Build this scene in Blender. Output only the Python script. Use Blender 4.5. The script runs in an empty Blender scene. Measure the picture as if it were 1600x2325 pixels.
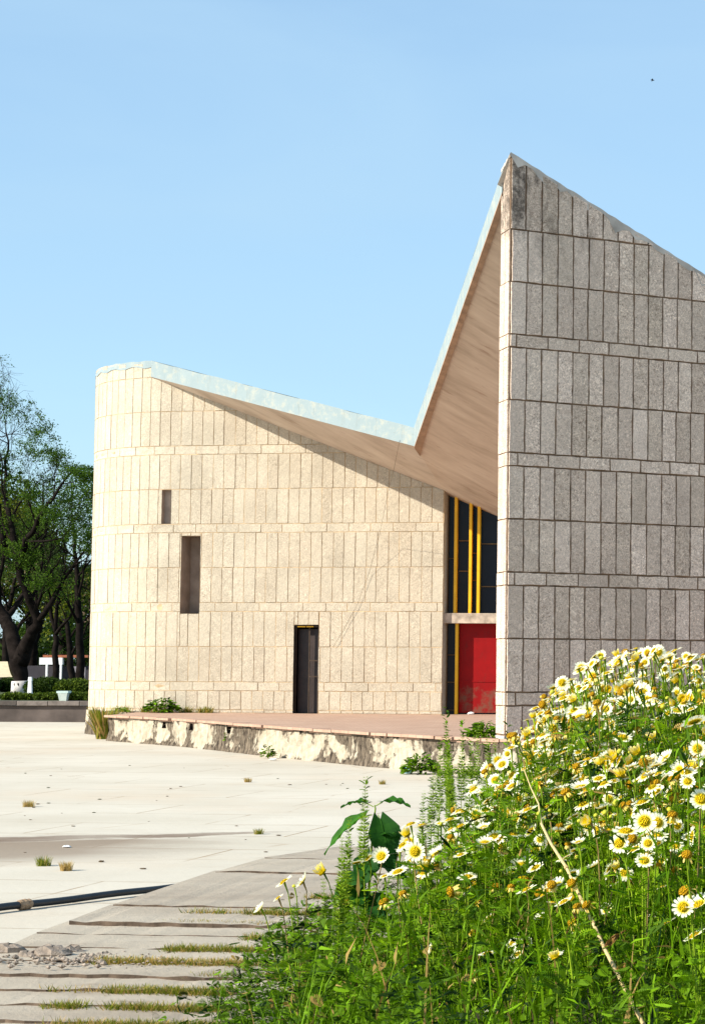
import bpy, math, random
import numpy as np
from mathutils import Vector, Matrix
random.seed(7); rng = np.random.default_rng(7)
scene = bpy.context.scene
R_ = math.radians
# ------------------------------------------------------------------ camera
FPX, PPX, PPY, CAMZ = 5000.0, 1600.0, 1162.5, 1.65
PITCH, ROLL = math.atan(350/FPX), 0.004
camd = bpy.data.cameras.new("camera"); cam = bpy.data.objects.new("camera", camd)
scene.collection.objects.link(cam); scene.camera = cam
CROT = (Matrix.Rotation(math.pi/2+PITCH, 3, 'X') @ Matrix.Rotation(ROLL, 3, 'Z'))
cam.location = (0, 0, CAMZ); cam.rotation_euler = CROT.to_euler()
camd.sensor_fit = 'VERTICAL'; camd.sensor_height = 24; camd.lens = FPX*24/2325
camd.shift_x = (800-PPX)/2325; camd.clip_start = .1; camd.clip_end = 3000
# ------------------------------------------------------------------ light
SUN_A, SUN_E = R_(62), R_(31.5)            # degrees left of straight behind the camera, elevation
sdir = Vector((-math.sin(SUN_A)*math.cos(SUN_E), -math.cos(SUN_A)*math.cos(SUN_E), math.sin(SUN_E)))
w = bpy.data.worlds.new("World"); scene.world = w; w.use_nodes = True
nt = w.node_tree; bgn = nt.nodes['Background']; sky = nt.nodes.new('ShaderNodeTexSky')
sky.sky_type = 'NISHITA'; sky.sun_disc = False; sky.sun_elevation = SUN_E
sky.sun_rotation = math.atan2(sdir.x, sdir.y)
sky.air_density = 1.0; sky.dust_density = 1.0; sky.ozone_density = 2.4; sky.altitude = 300
tm = nt.nodes.new('ShaderNodeMix'); tm.data_type = 'RGBA'; tm.blend_type = 'MULTIPLY'; tm.inputs[0].default_value = 1
nt.links.new(sky.outputs[0], tm.inputs[6]); tm.inputs[7].default_value = (.92, 1.01, 1.0, 1)
wtc = nt.nodes.new('ShaderNodeTexCoord'); wmp = nt.nodes.new('ShaderNodeMapping'); wmp.inputs['Scale'].default_value = (1.5, 1.5, 6)   # thin haze and faint high cloud
wno = nt.nodes.new('ShaderNodeTexNoise'); wno.inputs['Scale'].default_value = 2.2; wno.inputs['Detail'].default_value = 7; wno.inputs['Distortion'].default_value = .6
nt.links.new(wtc.outputs['Generated'], wmp.inputs[0]); nt.links.new(wmp.outputs[0], wno.inputs['Vector'])
wmr = nt.nodes.new('ShaderNodeMapRange'); wmr.inputs[1].default_value = .35; wmr.inputs[2].default_value = .75; wmr.inputs[3].default_value = .40; wmr.inputs[4].default_value = .80; nt.links.new(wno.outputs['Fac'], wmr.inputs[0])
wmx = nt.nodes.new('ShaderNodeMix'); wmx.data_type = 'RGBA'; nt.links.new(wmr.outputs[0], wmx.inputs[0]); nt.links.new(tm.outputs[2], wmx.inputs[6]); wmx.inputs[7].default_value = (2.3, 3.46, 4.5, 1)
nt.links.new(wmx.outputs[2], bgn.inputs[0]); bgn.inputs[1].default_value = 0.128
sl = bpy.data.lights.new("sun", 'SUN'); so = bpy.data.objects.new("sun", sl); scene.collection.objects.link(so)
sl.energy = 5.0; sl.angle = R_(.5); sl.color = (1, .94, .81)
so.rotation_euler = sdir.to_track_quat('Z', 'Y').to_euler()
scene.view_settings.view_transform = 'Standard'; scene.view_settings.look = 'None'
scene.view_settings.exposure = 0.75; scene.view_settings.gamma = 1
scene.render.engine = 'CYCLES'; scene.cycles.max_bounces = 6; scene.cycles.transparent_max_bounces = 6

# ------------------------------------------------------------------ helpers
def ray(px, py): return CROT @ Vector(((px-PPX)/FPX, -(py-PPY)/FPX, -1))
def atY(px, py, Y):
    d = ray(px, py); k = Y/d.y
    return Vector((d.x*k, Y, CAMZ+d.z*k))
def onZ(px, py, z=0.):
    d = ray(px, py); k = (z-CAMZ)/d.z
    return Vector((d.x*k, d.y*k, z))
def on_plane(px, py, P0, D):             # vertical plane through P0 along D -> (u, z)
    d = ray(px, py); n = Vector((-D[1], D[0]))
    k = (P0[0]*n.x+P0[1]*n.y)/(d.x*n.x+d.y*n.y)
    return ((d.x*k-P0[0])*D[0]+(d.y*k-P0[1])*D[1], CAMZ+d.z*k)
def link(o, parent=None):
    scene.collection.objects.link(o)
    if parent is not None: o.parent = parent
    return o
def tag(o, label=None, cat=None, group=None, kind=None):
    if label: o['label'] = label
    if cat: o['category'] = cat
    if group: o['group'] = group
    if kind: o['kind'] = kind
    return o
def thing(name, loc, label, cat, group=None):
    o = bpy.data.objects.new(name, None); o.location = loc; o.empty_display_size = .2; link(o)
    return tag(o, label, cat, group)
def wloc(o):
    v = Vector((0, 0, 0))
    while o is not None: v += o.location; o = o.parent
    return v
class MB:
    def __init__(s): s.v = []; s.f = []; s.c = []; s.m = []
    def face(s, pts, col=(.5, .5, .5), mi=0):
        b = len(s.v); s.v.extend([tuple(p) for p in pts]); s.f.append(tuple(range(b, b+len(pts)))); s.c.append(col); s.m.append(mi)
    def raw(s, V, F, col=(.5, .5, .5), mi=0):
        b = len(s.v); s.v.extend([tuple(p) for p in V]); s.f.extend([tuple(i+b for i in f) for f in F])
        s.c.extend([col]*len(F)); s.m.extend([mi]*len(F))
    def box(s, c, size, ax=(1, 0), col=(.5, .5, .5), mi=0, bev=0.):
        # c centre, size (along ax, across, z)
        ax = Vector((ax[0], ax[1], 0)).normalized(); ay = Vector((-ax.y, ax.x, 0)); c = Vector(c)
        hx, hy, hz = [q/2 for q in size]; V = []
        for sz in (-1, 1):
            for sx, sy in ((-1, -1), (1, -1), (1, 1), (-1, 1)):
                V.append(c+ax*hx*sx+ay*hy*sy+Vector((0, 0, hz*sz)))
        s.raw(V, [(0, 3, 2, 1), (4, 5, 6, 7), (0, 1, 5, 4), (1, 2, 6, 5), (2, 3, 7, 6), (3, 0, 4, 7)], col, mi)
    def prism(s, poly, z0, z1, col=(.5, .5, .5), mi=0):
        n = len(poly); V = [(p[0], p[1], z0) for p in poly]+[(p[0], p[1], z1) for p in poly]
        F = [tuple(range(n-1, -1, -1)), tuple(range(n, 2*n))]+[(i, (i+1) % n, n+(i+1) % n, n+i) for i in range(n)]
        s.raw(V, F, col, mi)
    def tube(s, pts, rad, n=5, col=(.5, .5, .5), cap=True):
        pts = [Vector(p) for p in pts]; k = len(pts)
        if not hasattr(rad, '__len__'): rad = [rad]*k
        V = []; ref = Vector((.3, .9, .2))
        for i, p in enumerate(pts):
            t = (pts[min(i+1, k-1)]-pts[max(i-1, 0)]).normalized()
            a = t.cross(ref)
            if a.length < .05: a = t.cross(Vector((1, 0, 0)))
            a.normalize(); b = t.cross(a)
            for j in range(n):
                an = 2*math.pi*j/n; V.append(p+(a*math.cos(an)+b*math.sin(an))*rad[i])
        F = [(i*n+j, i*n+(j+1) % n, (i+1)*n+(j+1) % n, (i+1)*n+j) for i in range(k-1) for j in range(n)]
        if cap: F += [tuple(range(n-1, -1, -1)), tuple(range((k-1)*n, k*n))]
        s.raw(V, F, col)
    def build(s, name, mats, parent=None, smooth=False, bevel=0.):
        if not isinstance(mats, (list, tuple)): mats = [mats]
        me = bpy.data.meshes.new(name); off = wloc(parent)
        V = np.array(s.v, dtype=float)-np.array(off)
        me.from_pydata(V.tolist(), [], s.f)
        for m in mats: me.materials.append(m)
        me.polygons.foreach_set('material_index', s.m)
        if smooth: me.polygons.foreach_set('use_smooth', [True]*len(s.f))
        ca = me.color_attributes.new('tint', 'FLOAT_COLOR', 'CORNER')
        cnt = [len(f) for f in s.f]; C = np.repeat(np.array(s.c, dtype=float), cnt, axis=0)
        ca.data.foreach_set('color', np.hstack([C, np.ones((len(C), 1))]).ravel())
        me.update()
        o = bpy.data.objects.new(name, me); link(o, parent)
        if bevel:
            b = o.modifiers.new('bevel', 'BEVEL'); b.width = bevel; b.segments = 2; b.limit_method = 'ANGLE'
        return o
def quads_obj(name, V, F, C, mat, parent=None, smooth=False):      # numpy arrays, quads only
    me = bpy.data.meshes.new(name); V = V-np.array(wloc(parent)); m = len(F)
    me.vertices.add(len(V)); me.vertices.foreach_set('co', V.ravel())
    me.loops.add(4*m); me.loops.foreach_set('vertex_index', F.ravel().astype(np.int32))
    me.polygons.add(m); me.polygons.foreach_set('loop_start', np.arange(0, 4*m, 4, dtype=np.int32))
    me.materials.append(mat)
    if smooth: me.polygons.foreach_set('use_smooth', [True]*m)
    me.update(calc_edges=True)
    ca = me.color_attributes.new('tint', 'FLOAT_COLOR', 'CORNER'); CC = np.repeat(C, 4, axis=0)
    ca.data.foreach_set('color', np.hstack([CC, np.ones((len(CC), 1))]).ravel())
    o = bpy.data.objects.new(name, me); return link(o, parent)
class Scatter:                                                      # many copies of small quad templates in one mesh
    def __init__(s): s.V = []; s.F = []; s.C = []; s.n = 0
    def add(s, T, pos, X, Z, scale, col):
        # T=(verts, faces), frames: X axis, Z axis (unit arrays n,3)
        tv, tf = T; n = len(pos); Y = np.cross(Z, X); Y /= np.linalg.norm(Y, axis=1)[:, None]+1e-9; Z = np.cross(X, Y)
        sc = np.broadcast_to(np.asarray(scale), (n,))[:, None, None]
        P = (tv[None, :, 0:1]*X[:, None, :]+tv[None, :, 1:2]*Y[:, None, :]+tv[None, :, 2:3]*Z[:, None, :])*sc+pos[:, None, :]
        F = tf[None]+(np.arange(n)*len(tv))[:, None, None]+s.n
        s.V.append(P.reshape(-1, 3)); s.F.append(F.reshape(-1, 4)); s.n += n*len(tv)
        s.C.append(np.repeat(col, len(tf), axis=0))
    def addmesh(s, V, F, C): s.V.append(V); s.F.append(F+s.n); s.n += len(V); s.C.append(C)
    def build(s, name, mat, parent=None): return quads_obj(name, np.vstack(s.V), np.vstack(s.F), np.vstack(s.C), mat, parent)
def unit(a): return a/(np.linalg.norm(a, axis=-1, keepdims=True)+1e-9)

def lerp(a, b, t): return a+(b-a)*t
# ------------------------------------------------------------------ materials
class NT:
    def __init__(s, name, rough=.8, spec=.3):
        s.m = bpy.data.materials.new(name); s.m.use_nodes = True; s.t = s.m.node_tree
        s.b = s.t.nodes['Principled BSDF']; s.b.inputs['Roughness'].default_value = rough
        s.b.inputs['Specular IOR Level'].default_value = spec
        s.tc = s.t.nodes.new('ShaderNodeTexCoord').outputs['Object']
    def nd(s, typ, **kw):
        n = s.t.nodes.new(typ)
        for k, v in kw.items(): setattr(n, k, v)
        return n
    def L(s, a, b): s.t.links.new(a, b)
    def mapc(s, scale=(1, 1, 1), rot=(0, 0, 0), loc=(0, 0, 0)):
        n = s.nd('ShaderNodeMapping'); n.inputs['Scale'].default_value = scale; n.inputs['Rotation'].default_value = rot
        n.inputs['Location'].default_value = loc; s.L(s.tc, n.inputs[0]); return n.outputs[0]
    def noise(s, scale, detail=4, rough=.55, co=None, dist=0.):
        n = s.nd('ShaderNodeTexNoise'); n.inputs['Scale'].default_value = scale; n.inputs['Detail'].default_value = detail
        n.inputs['Roughness'].default_value = rough; n.inputs['Distortion'].default_value = dist
        s.L(co or s.tc, n.inputs['Vector']); return n.outputs['Fac']
    def voro(s, scale, co=None, feat='F1', out='Distance'):
        n = s.nd('ShaderNodeTexVoronoi', feature=feat); n.inputs['Scale'].default_value = scale
        s.L(co or s.tc, n.inputs['Vector']); return n.outputs[out]
    def ramp(s, fac, stops):
        n = s.nd('ShaderNodeValToRGB'); e = n.color_ramp.elements
        while len(e) < len(stops): e.new(.5)
        for q, (p, c) in zip(e, stops): q.position = p; q.color = (c if hasattr(c, '__len__') else (c, c, c))[:3]+(1,) if hasattr(c, '__len__') else (c, c, c, 1)
        s.L(fac, n.inputs[0]); return n.outputs[0]
    def _in(s, sock, v):
        if isinstance(v, (int, float)): sock.default_value = v if sock.type == 'VALUE' else (v, v, v, 1)
        elif isinstance(v, tuple): sock.default_value = v[:3]+(1,)
        else: s.L(v, sock)
    def mix(s, fac, a, b, mode='MIX'):
        n = s.nd('ShaderNodeMix', data_type='RGBA', blend_type=mode)
        s._in(n.inputs[0], fac); s._in(n.inputs[6], a); s._in(n.inputs[7], b); return n.outputs[2]
    def math(s, op, a, b=0.):
        n = s.nd('ShaderNodeMath', operation=op); s._in(n.inputs[0], a); s._in(n.inputs[1], b); return n.outputs[0]
    def attr(s):
        n = s.nd('ShaderNodeAttribute', attribute_name='tint'); q = s.nd('ShaderNodeSeparateColor'); s.L(n.outputs['Color'], q.inputs[0])
        return q.outputs
    def xyz(s):
        q = s.nd('ShaderNodeSeparateXYZ'); s.L(s.tc, q.inputs[0]); return q.outputs
    def bump(s, h, strength=.5, dist=.01):
        n = s.nd('ShaderNodeBump'); n.inputs['Strength'].default_value = strength; n.inputs['Distance'].default_value = dist
        s.L(h, n.inputs['Height']); s.L(n.outputs[0], s.b.inputs['Normal'])
    def col(s, c): s._in(s.b.inputs['Base Color'], c)
    def rough(s, r): s._in(s.b.inputs['Roughness'], r)
def simple(name, c, rough=.7, var=.25, scale=8., spec=.3, bump=.2):
    t = NT(name, rough, spec); n = t.noise(scale, 5); dk = tuple(q*(1-var) for q in c); lt = tuple(min(1, q*(1+var)) for q in c)
    t.col(t.ramp(n, [(.3, dk), (.7, lt)])); 
    if bump: t.bump(t.noise(scale*6, 4), bump, .01)
    return t.m
def leafmat(name, dark, light, trans=.35, rough=.65, brown=None):
    t = NT(name, rough, .12); a = t.attr(); base = t.mix(a[0], dark, light)
    if brown: base = t.mix(t.ramp(a[1], [(.86, 0.), (.95, 1.)]), base, brown)
    t.col(base); tr = t.nd('ShaderNodeBsdfTranslucent'); t._in(tr.inputs[0], t.mix(.5, base, t.mix(1., base, (1.3, 1.5, .5), 'MULTIPLY')))
    ms = t.nd('ShaderNodeMixShader'); ms.inputs[0].default_value = trans
    t.L(t.b.outputs[0], ms.inputs[1]); t.L(tr.outputs[0], ms.inputs[2])
    t.L(ms.outputs[0], t.t.nodes['Material Output'].inputs['Surface']); return t.m
def m_stone(nm='rough_cast_stone', k=1.):
    t = NT(nm, .9, .15); a = t.attr()
    base = t.mix(a[0], ((.59, .485, .405) if k == 1 else (.505, .45, .36)), ((.78, .655, .56) if k == 1 else (.59, .535, .435))); base = t.mix(t.math('MULTIPLY', a[1], .35), base, (.52, .44, .34))
    sp = t.noise(17, 8, .9, dist=1.8); spc = t.ramp(sp, [(.38, (.20, .16, .13)), (.45, (.74, .70, .68)), (.53, (1.05, 1.03, 1.02)), (.62, (1.75, 1.75, 1.7))])
    base = t.mix(t.math('MULTIPLY', t.math('ADD', t.math('MULTIPLY', a[2], .5), .62), k), base, spc, 'MULTIPLY')
    big = t.ramp(t.noise(1.1, 5, .6), [(.3, (.86, .84, .82)), (.6, (1.04, 1.02, 1.))]); base = t.mix(1., base, big, 'MULTIPLY')
    # black weathering on the highest stones
    z = t.xyz()[2]; wz = t.ramp(t.math('MULTIPLY', z, .1), [(.74, 0.), (.92, 1.)])
    st = t.ramp(t.noise(2.6, 6, .65, co=t.mapc((1.6, 1.6, .55))), [(.53, 0.), (.66, 1.)])
    base = t.mix(t.math('MULTIPLY', t.math('MULTIPLY', wz, st), .75 if k == 1 else .3), base, (.10, .085, .07))
    if k == 1:
     xx = t.xyz()[0]; col1 = t.math('MULTIPLY', t.ramp(t.math('SUBTRACT', xx, 5.7), [(.535, 1.), (.56, 0.)]), t.ramp(t.math('SUBTRACT', z, 7.6), [(.45, 0.), (.75, 1.)]))
     base = t.mix(t.math('MULTIPLY', t.math('MULTIPLY', col1, t.ramp(t.noise(5, 8, .8), [(.36, 0.), (.56, 1.)])), .85), base, (.07, .055, .045))
    t.col(base); h = t.math('ADD', sp, t.math('MULTIPLY', t.noise(9, 3), .5)); t.bump(h, 1., .02); return t.m
def m_terrwall():
    t = NT('peeling_plaster', .95, .05)
    n1 = t.noise(1.1, 10, .66, co=t.mapc((1, 1, 1.0)), dist=.4); n2 = t.noise(6, 6, .75, co=t.mapc((1, 1, .45))); v = t.math('ADD', n1, t.math('MULTIPLY', n2, .2))
    z = t.xyz()[2]; v = t.math('SUBTRACT', v, t.ramp(z, [(.0, .10), (.12, .0)])); v = t.math('SUBTRACT', v, t.ramp(t.math('SUBTRACT', z, .2), [(.1, .0), (.33, .07)]))
    plaster = t.mix(t.ramp(t.noise(5, 7, .7), [(.35, 0.), (.65, 1.)]), (.35, .295, .22), (.52, .455, .36)); plaster = t.mix(t.ramp(t.noise(3, 8, .75, co=t.mapc((2.5, 2.5, .5), loc=(4, 1, 0))), [(.52, 0.), (.68, .75)]), plaster, (.16, .125, .09))
    dirt = t.mix(t.ramp(t.noise(9, 7, .75, co=t.mapc((1.2, 1.2, .5))), [(.38, 0.), (.62, 1.)]), (.028, .022, .018), (.22, .175, .13))
    t.col(t.mix(t.ramp(v, [(.55, 0.), (.575, 1.)]), dirt, plaster)); t.bump(t.math('ADD', t.ramp(v, [(.53, 0.), (.59, 1.)]), t.noise(25, 6, .7)), .8, .03); return t.m
def m_paving():
    t = NT('pond_floor_concrete', .9, .1)
    base = t.mix(t.ramp(t.noise(.35, 6, .6), [(.35, 0.), (.65, 1.)]), (.48, .435, .36), (.565, .52, .445))
    base = t.mix(t.ramp(t.noise(.22, 5, .6, co=t.mapc(loc=(5, 3, 0))), [(.52, 0.), (.7, .6)]), base, (.52, .42, .32))
    base = t.mix(t.math('MULTIPLY', t.noise(30, 6, .7), .3), base, (.42, .35, .27)); base = t.mix(t.ramp(t.noise(1.6, 9, .8, co=t.mapc((.5, 1.4, 1))), [(.56, 0.), (.70, .45)]), base, (.34, .27, .20))
    # slab joints and cracks
    br = t.nd('ShaderNodeTexBrick'); br.offset = .5; t.L(t.mapc((.42, .42, 1), (0, 0, .12)), br.inputs['Vector'])
    br.inputs['Scale'].default_value = 1; br.inputs['Mortar Size'].default_value = .006; br.inputs['Mortar Smooth'].default_value = .3; br.inputs['Brick Width'].default_value = 1.1; br.inputs['Row Height'].default_value = .62
    gap = t.math('MULTIPLY', br.outputs['Fac'], t.ramp(t.noise(.9, 4), [(.38, 0.), (.55, .75)]))
    base = t.mix(gap, base, (.24, .16, .09))
    vc = t.voro(.33, t.mapc((1, 1, 1), (0, 0, .4)), 'DISTANCE_TO_EDGE'); cr = t.math('MULTIPLY', t.ramp(vc, [(.0, 1.), (.008, 0.)]), t.ramp(t.noise(.8, 3), [(.5, 0.), (.6, .6)]))
    base = t.mix(cr, base, (.3, .2, .12))
    # a long damp stain dried across the floor, and a patch beside it
    x = t.xyz(); wob = t.noise(1.3, 8, .7, co=t.mapc((.5, 1, 1))); M = t.math
    yy = M('ADD', M('SUBTRACT', x[1], M('MULTIPLY', x[0], .45)), M('MULTIPLY', M('SUBTRACT', wob, .5), 1.1))
    taper = t.ramp(M('MULTIPLY', M('ADD', x[0], 12), .1), [(.5, .62), (.62, .34), (.82, .08)])
    line = t.ramp(M('DIVIDE', M('ABSOLUTE', M('SUBTRACT', yy, 23.75)), taper), [(.55, 1.), (1., 0.)])
    fade = t.ramp(M('MULTIPLY', M('ADD', x[0], 12), .1), [(.5, 1.), (.75, .8), (.84, 0.)])
    base = t.mix(M('MULTIPLY', M('MULTIPLY', line, fade), t.ramp(wob, [(.35, .6), (.6, 1.)])), base, (.15, .10, .07))
    pat = t.ramp(M('MULTIPLY', M('SUBTRACT', yy, 19.5), .2), [(.2, 0.), (.45, .8), (.76, .9), (.8, 0.)])
    pf = t.ramp(M('MULTIPLY', M('ADD', M('ADD', x[0], 12), M('MULTIPLY', wob, 2.)), .1), [(.74, 1.), (.88, 0.)])
    base = t.mix(M('MULTIPLY', pat, pf), base, (.22, .165, .12))
    t.col(base); t.bump(t.noise(12, 6, .7), .25, .02); return t.m
STAINY = 22.5
def m_slab():
    t = NT('weathered_step_concrete', .9, .1)
    base = t.mix(t.ramp(t.noise(1.2, 6, .6, co=t.mapc((.6, 2, 1))), [(.35, 0.), (.65, 1.)]), (.33, .275, .215), (.43, .37, .295))
    fine = t.noise(60, 5, .75); base = t.mix(t.math('MULTIPLY', fine, .45), base, (.2, .16, .13)); a = t.attr(); base = t.mix(t.math('MULTIPLY', a[0], .3), base, (.50, .44, .35))
    base = t.mix(t.ramp(t.noise(3.5, 7, .7, co=t.mapc((.8, 3, 1))), [(.6, 0.), (.72, .6)]), base, (.16, .12, .09))
    t.col(base); t.bump(t.math('ADD', t.noise(18, 6, .7), t.math('MULTIPLY', fine, .4)), .55, .015); return t.m
def m_soffit():
    t = NT('board_marked_concrete', .85, .15)
    ax = t.mapc((1, 1, 1), (0, R_(-26), 0)); 
    st = t.nd('ShaderNodeMapping'); st.inputs['Scale'].default_value = (.55, .12, 6.5); t.L(ax, st.inputs[0])
    n = t.noise(1.3, 6, .62, co=st.outputs[0], dist=.3)
    base = t.ramp(n, [(.3, (.42, .335, .265)), (.5, (.56, .46, .375)), (.72, (.66, .56, .465))])
    dark = t.ramp(t.noise(2.2, 5, .7, co=st.outputs[0]), [(.60, 0.), (.7, .55)]); base = t.mix(dark, base, (.30, .19, .14))
    t.col(base); t.bump(n, .25, .02); return t.m
def m_edge():
    t = NT('pale_blue_roof_paint', .75, .2)
    base = t.mix(t.noise(2.5, 5), (.21, .265, .285), (.285, .34, .355))
    base = t.mix(t.ramp(t.noise(5, 8, .7), [(.50, 0.), (.64, .7)]), base, (.36, .36, .31))
    base = t.mix(t.ramp(t.noise(11, 8, .75), [(.62, 0.), (.68, .8)]), base, (.2, .18, .15)); dr_ = t.ramp(t.noise(2.5, 8, .8, co=t.mapc((3.5, 3.5, .35))), [(.56, 0.), (.70, .55)]); base = t.mix(dr_, base, (.17, .17, .15)); t.col(base); t.bump(t.noise(20, 5), .3, .01); return t.m
def m_red():
    t = NT('worn_red_paint', .6, .2); z = t.xyz()[2]
    base = t.mix(t.noise(3, 5), (.34, .001, .002), (.17, .001, .002))
    v = t.math('SUBTRACT', t.math('ADD', t.noise(3.2, 8, .7), .0), t.math('MULTIPLY', t.math('SUBTRACT', z, 1.0), .22))
    base = t.mix(t.ramp(v, [(.50, 0.), (.64, .85)]), base, (.17, .065, .04)); base = t.mix(t.ramp(t.noise(7, 8, .8, co=t.mapc((1, 1, .3))), [(.55, 0.), (.72, .6)]), base, (.10, .02, .015)); t.col(base); return t.m
def m_terrace():
    t = NT('red_sandstone_paving', .8, .2); br = t.nd('ShaderNodeTexBrick'); t.L(t.mapc((1.1, 1.1, 1), (0, 0, .1)), br.inputs['Vector'])
    br.inputs['Color1'].default_value = (.36, .215, .15, 1); br.inputs['Color2'].default_value = (.46, .295, .215, 1); br.inputs['Mortar'].default_value = (.25, .15, .12, 1)
    br.inputs['Mortar Size'].default_value = .01; br.inputs['Scale'].default_value = 1.2
    t.col(t.mix(t.math('MULTIPLY', t.noise(4, 6, .7), .6), br.outputs[0], (.42, .30, .225))); t.bump(t.noise(15, 5), .3, .01); return t.m
def m_petal():
    t = NT('daisy_petal', .5, .2); x = t.xyz(); r = t.math('SQRT', t.math('ADD', t.math('MULTIPLY', x[0], x[0]), t.math('MULTIPLY', x[1], x[1])))
    c = t.ramp(r, [(.46, (.88, .66, .012)), (.66, (.92, .90, .70))]); t.col(c)
    tr = t.nd('ShaderNodeBsdfTranslucent'); t._in(tr.inputs[0], c); ms = t.nd('ShaderNodeMixShader'); ms.inputs[0].default_value = .35
    t.L(t.b.outputs[0], ms.inputs[1]); t.L(tr.outputs[0], ms.inputs[2]); t.L(ms.outputs[0], t.t.nodes['Material Output'].inputs['Surface']); return t.m
def m_disc(nm, a, b):
    t = NT(nm, .8, .1); v = t.voro(9); t.col(t.mix(v, a, b)); t.bump(v, .8, .1); return t.m
def m_glass():
    t = NT('dark_window_glass', .25, .18); t.col(t.mix(t.noise(2, 5), (.003, .004, .010), (.012, .014, .026))); return t.m
STONE = m_stone(); STONEF = m_stone('rough_cast_stone_sunlit', .55)  # facade copy of the same stone, sunlight put into its colour and softer grain
MORTAR = simple('sandy_mortar_shaded', (.18, .115, .072), .95, .5, 5)  # side wall joints: mortar darkened in colour for the shade there
MORTARF = simple('sandy_mortar_sunlit', (.50, .36, .22), .95, .35, 5)  # same mortar on the facade, lightened in colour as if sunlit
TWALL = m_terrwall(); PAV = m_paving(); SLAB = m_slab(); SOFF = m_soffit(); EDGE = m_edge(); RED = m_red(); TERR = m_terrace()
GLASS = m_glass()
YEL = simple('yellow_paint', (.80, .43, .008), .5, .12, 3, .4)
BEAM = simple('stained_concrete_beam', (.46, .37, .29), .85, .4, 6)
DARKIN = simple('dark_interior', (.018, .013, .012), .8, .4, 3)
BRONZE = simple('brown_bar_paint', (.14, .085, .035), .6, .3, 8)
RECESS = simple('recess_render', (.30, .235, .19), .95, .25, 3)
COPE = simple('smooth_cement_coping', (.40, .36, .32), .9, .3, 3)
CEMENT = simple('smooth_cement_render', (.42, .40, .37), .9, .22, 2.5)
BARK = simple('crown_shaded_bark', (.013, .010, .009), 1., .5, 4, .02, bump=.6)  # bark colour darkened to stand for shade under the crowns
WASH = simple('whitewashed_bark', (.50, .46, .44), .9, .25, 6)
WHITE = simple('white_paint', (.75, .75, .76), .6, .08, 3)
PIPE = simple('black_plastic_pipe', (.012, .013, .016), .38, .5, 6, .5)
LEAF_T = leafmat('tree_leaf', (.018, .045, .006), (.10, .18, .014), .4)
LEAF_Y = leafmat('yellowish_tree_leaf', (.035, .055, .006), (.17, .18, .012), .4)
LEAF_D = leafmat('dark_tree_leaf', (.010, .024, .004), (.06, .10, .012), .3)
LEAF_B = leafmat('dry_twig_leaf', (.07, .045, .03), (.20, .14, .09), .2)
LEAF_U = leafmat('undergrowth_leaf', (.002, .018, .0005), (.16, .31, .002), .22, brown=(.30, .20, .06))
LEAF_F = leafmat('daisy_leaf', (.02, .10, .001), (.26, .42, .004), .35)
STEM = leafmat('green_stem', (.05, .12, .006), (.30, .42, .02), .15, brown=(.32, .22, .08))
SPIKE = leafmat('seed_spike', (.10, .20, .010), (.34, .46, .03), .3)
GRASS = leafmat('joint_grass_blade', (.07, .11, .008), (.27, .26, .03), .3, brown=(.42, .28, .10))
LEAF_BIG = leafmat('broad_leaf', (.006, .045, .006), (.04, .15, .012), .3)
DRY = leafmat('dry_stalk', (.42, .30, .13), (.68, .52, .26), .1)
PETAL = m_petal(); DISC = m_disc('yellow_disc', (.88, .52, .004), (.90, .68, .01)); DISCO = m_disc('faded_orange_disc', (.60, .28, .008), (.85, .50, .01))
WITHER = leafmat('withered_petal', (.75, .48, .04), (.90, .74, .28), .3)

# ------------------------------------------------------------------ setting: ground
def ground_sheet(name, x0, x1, y0, y1, z, mat, kind='structure'):
    b = MB(); b.face([(x0, y0, z), (x1, y0, z), (x1, y1, z), (x0, y1, z)]); return tag(b.build(name, mat), kind=kind)
LWY = 62.5
ground_sheet('plaza', -120, 120, -30, LWY+.1, 0, PAV)
GRD = simple('garden_soil_and_grass', (.05, .06, .02), .95, .4, .6)
ground_sheet('ground', -900, 900, LWY+.2, 1500, .56, GRD)

# ------------------------------------------------------------------ the hall
def clip_line(poly, a, b):     # keep the part of poly (u,z) below the line a-b
    out = []; (ax, ay), (bx, by) = a, b
    def below(p): return (ay+(by-ay)*(p[0]-ax)/(bx-ax))-p[1]
    for i, p in enumerate(poly):
        q = poly[(i+1) % len(poly)]; dp, dq = below(p), below(q)
        if dp >= 0: out.append(p)
        if (dp >= 0) != (dq >= 0):
            t = dp/(dp-dq); out.append((p[0]+(q[0]-p[0])*t, p[1]+(q[1]-p[1])*t))
    return out
def rect_minus(r, holes):
    rs = [r]
    for h in holes:
        nr = []
        for (a, b, c, d) in rs:
            if h[0] >= b or h[1] <= a or h[2] >= d or h[3] <= c: nr.append((a, b, c, d)); continue
            if h[0] > a: nr.append((a, h[0], c, d))
            if h[1] < b: nr.append((h[1], b, c, d))
            m0, m1 = max(a, h[0]), min(b, h[1])
            if h[2] > c: nr.append((m0, m1, c, h[2]))
            if h[3] < d: nr.append((m0, m1, h[3], d))
        rs = nr
    return [r for r in rs if r[1]-r[0] > .015 and r[3]-r[2] > .015]
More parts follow.
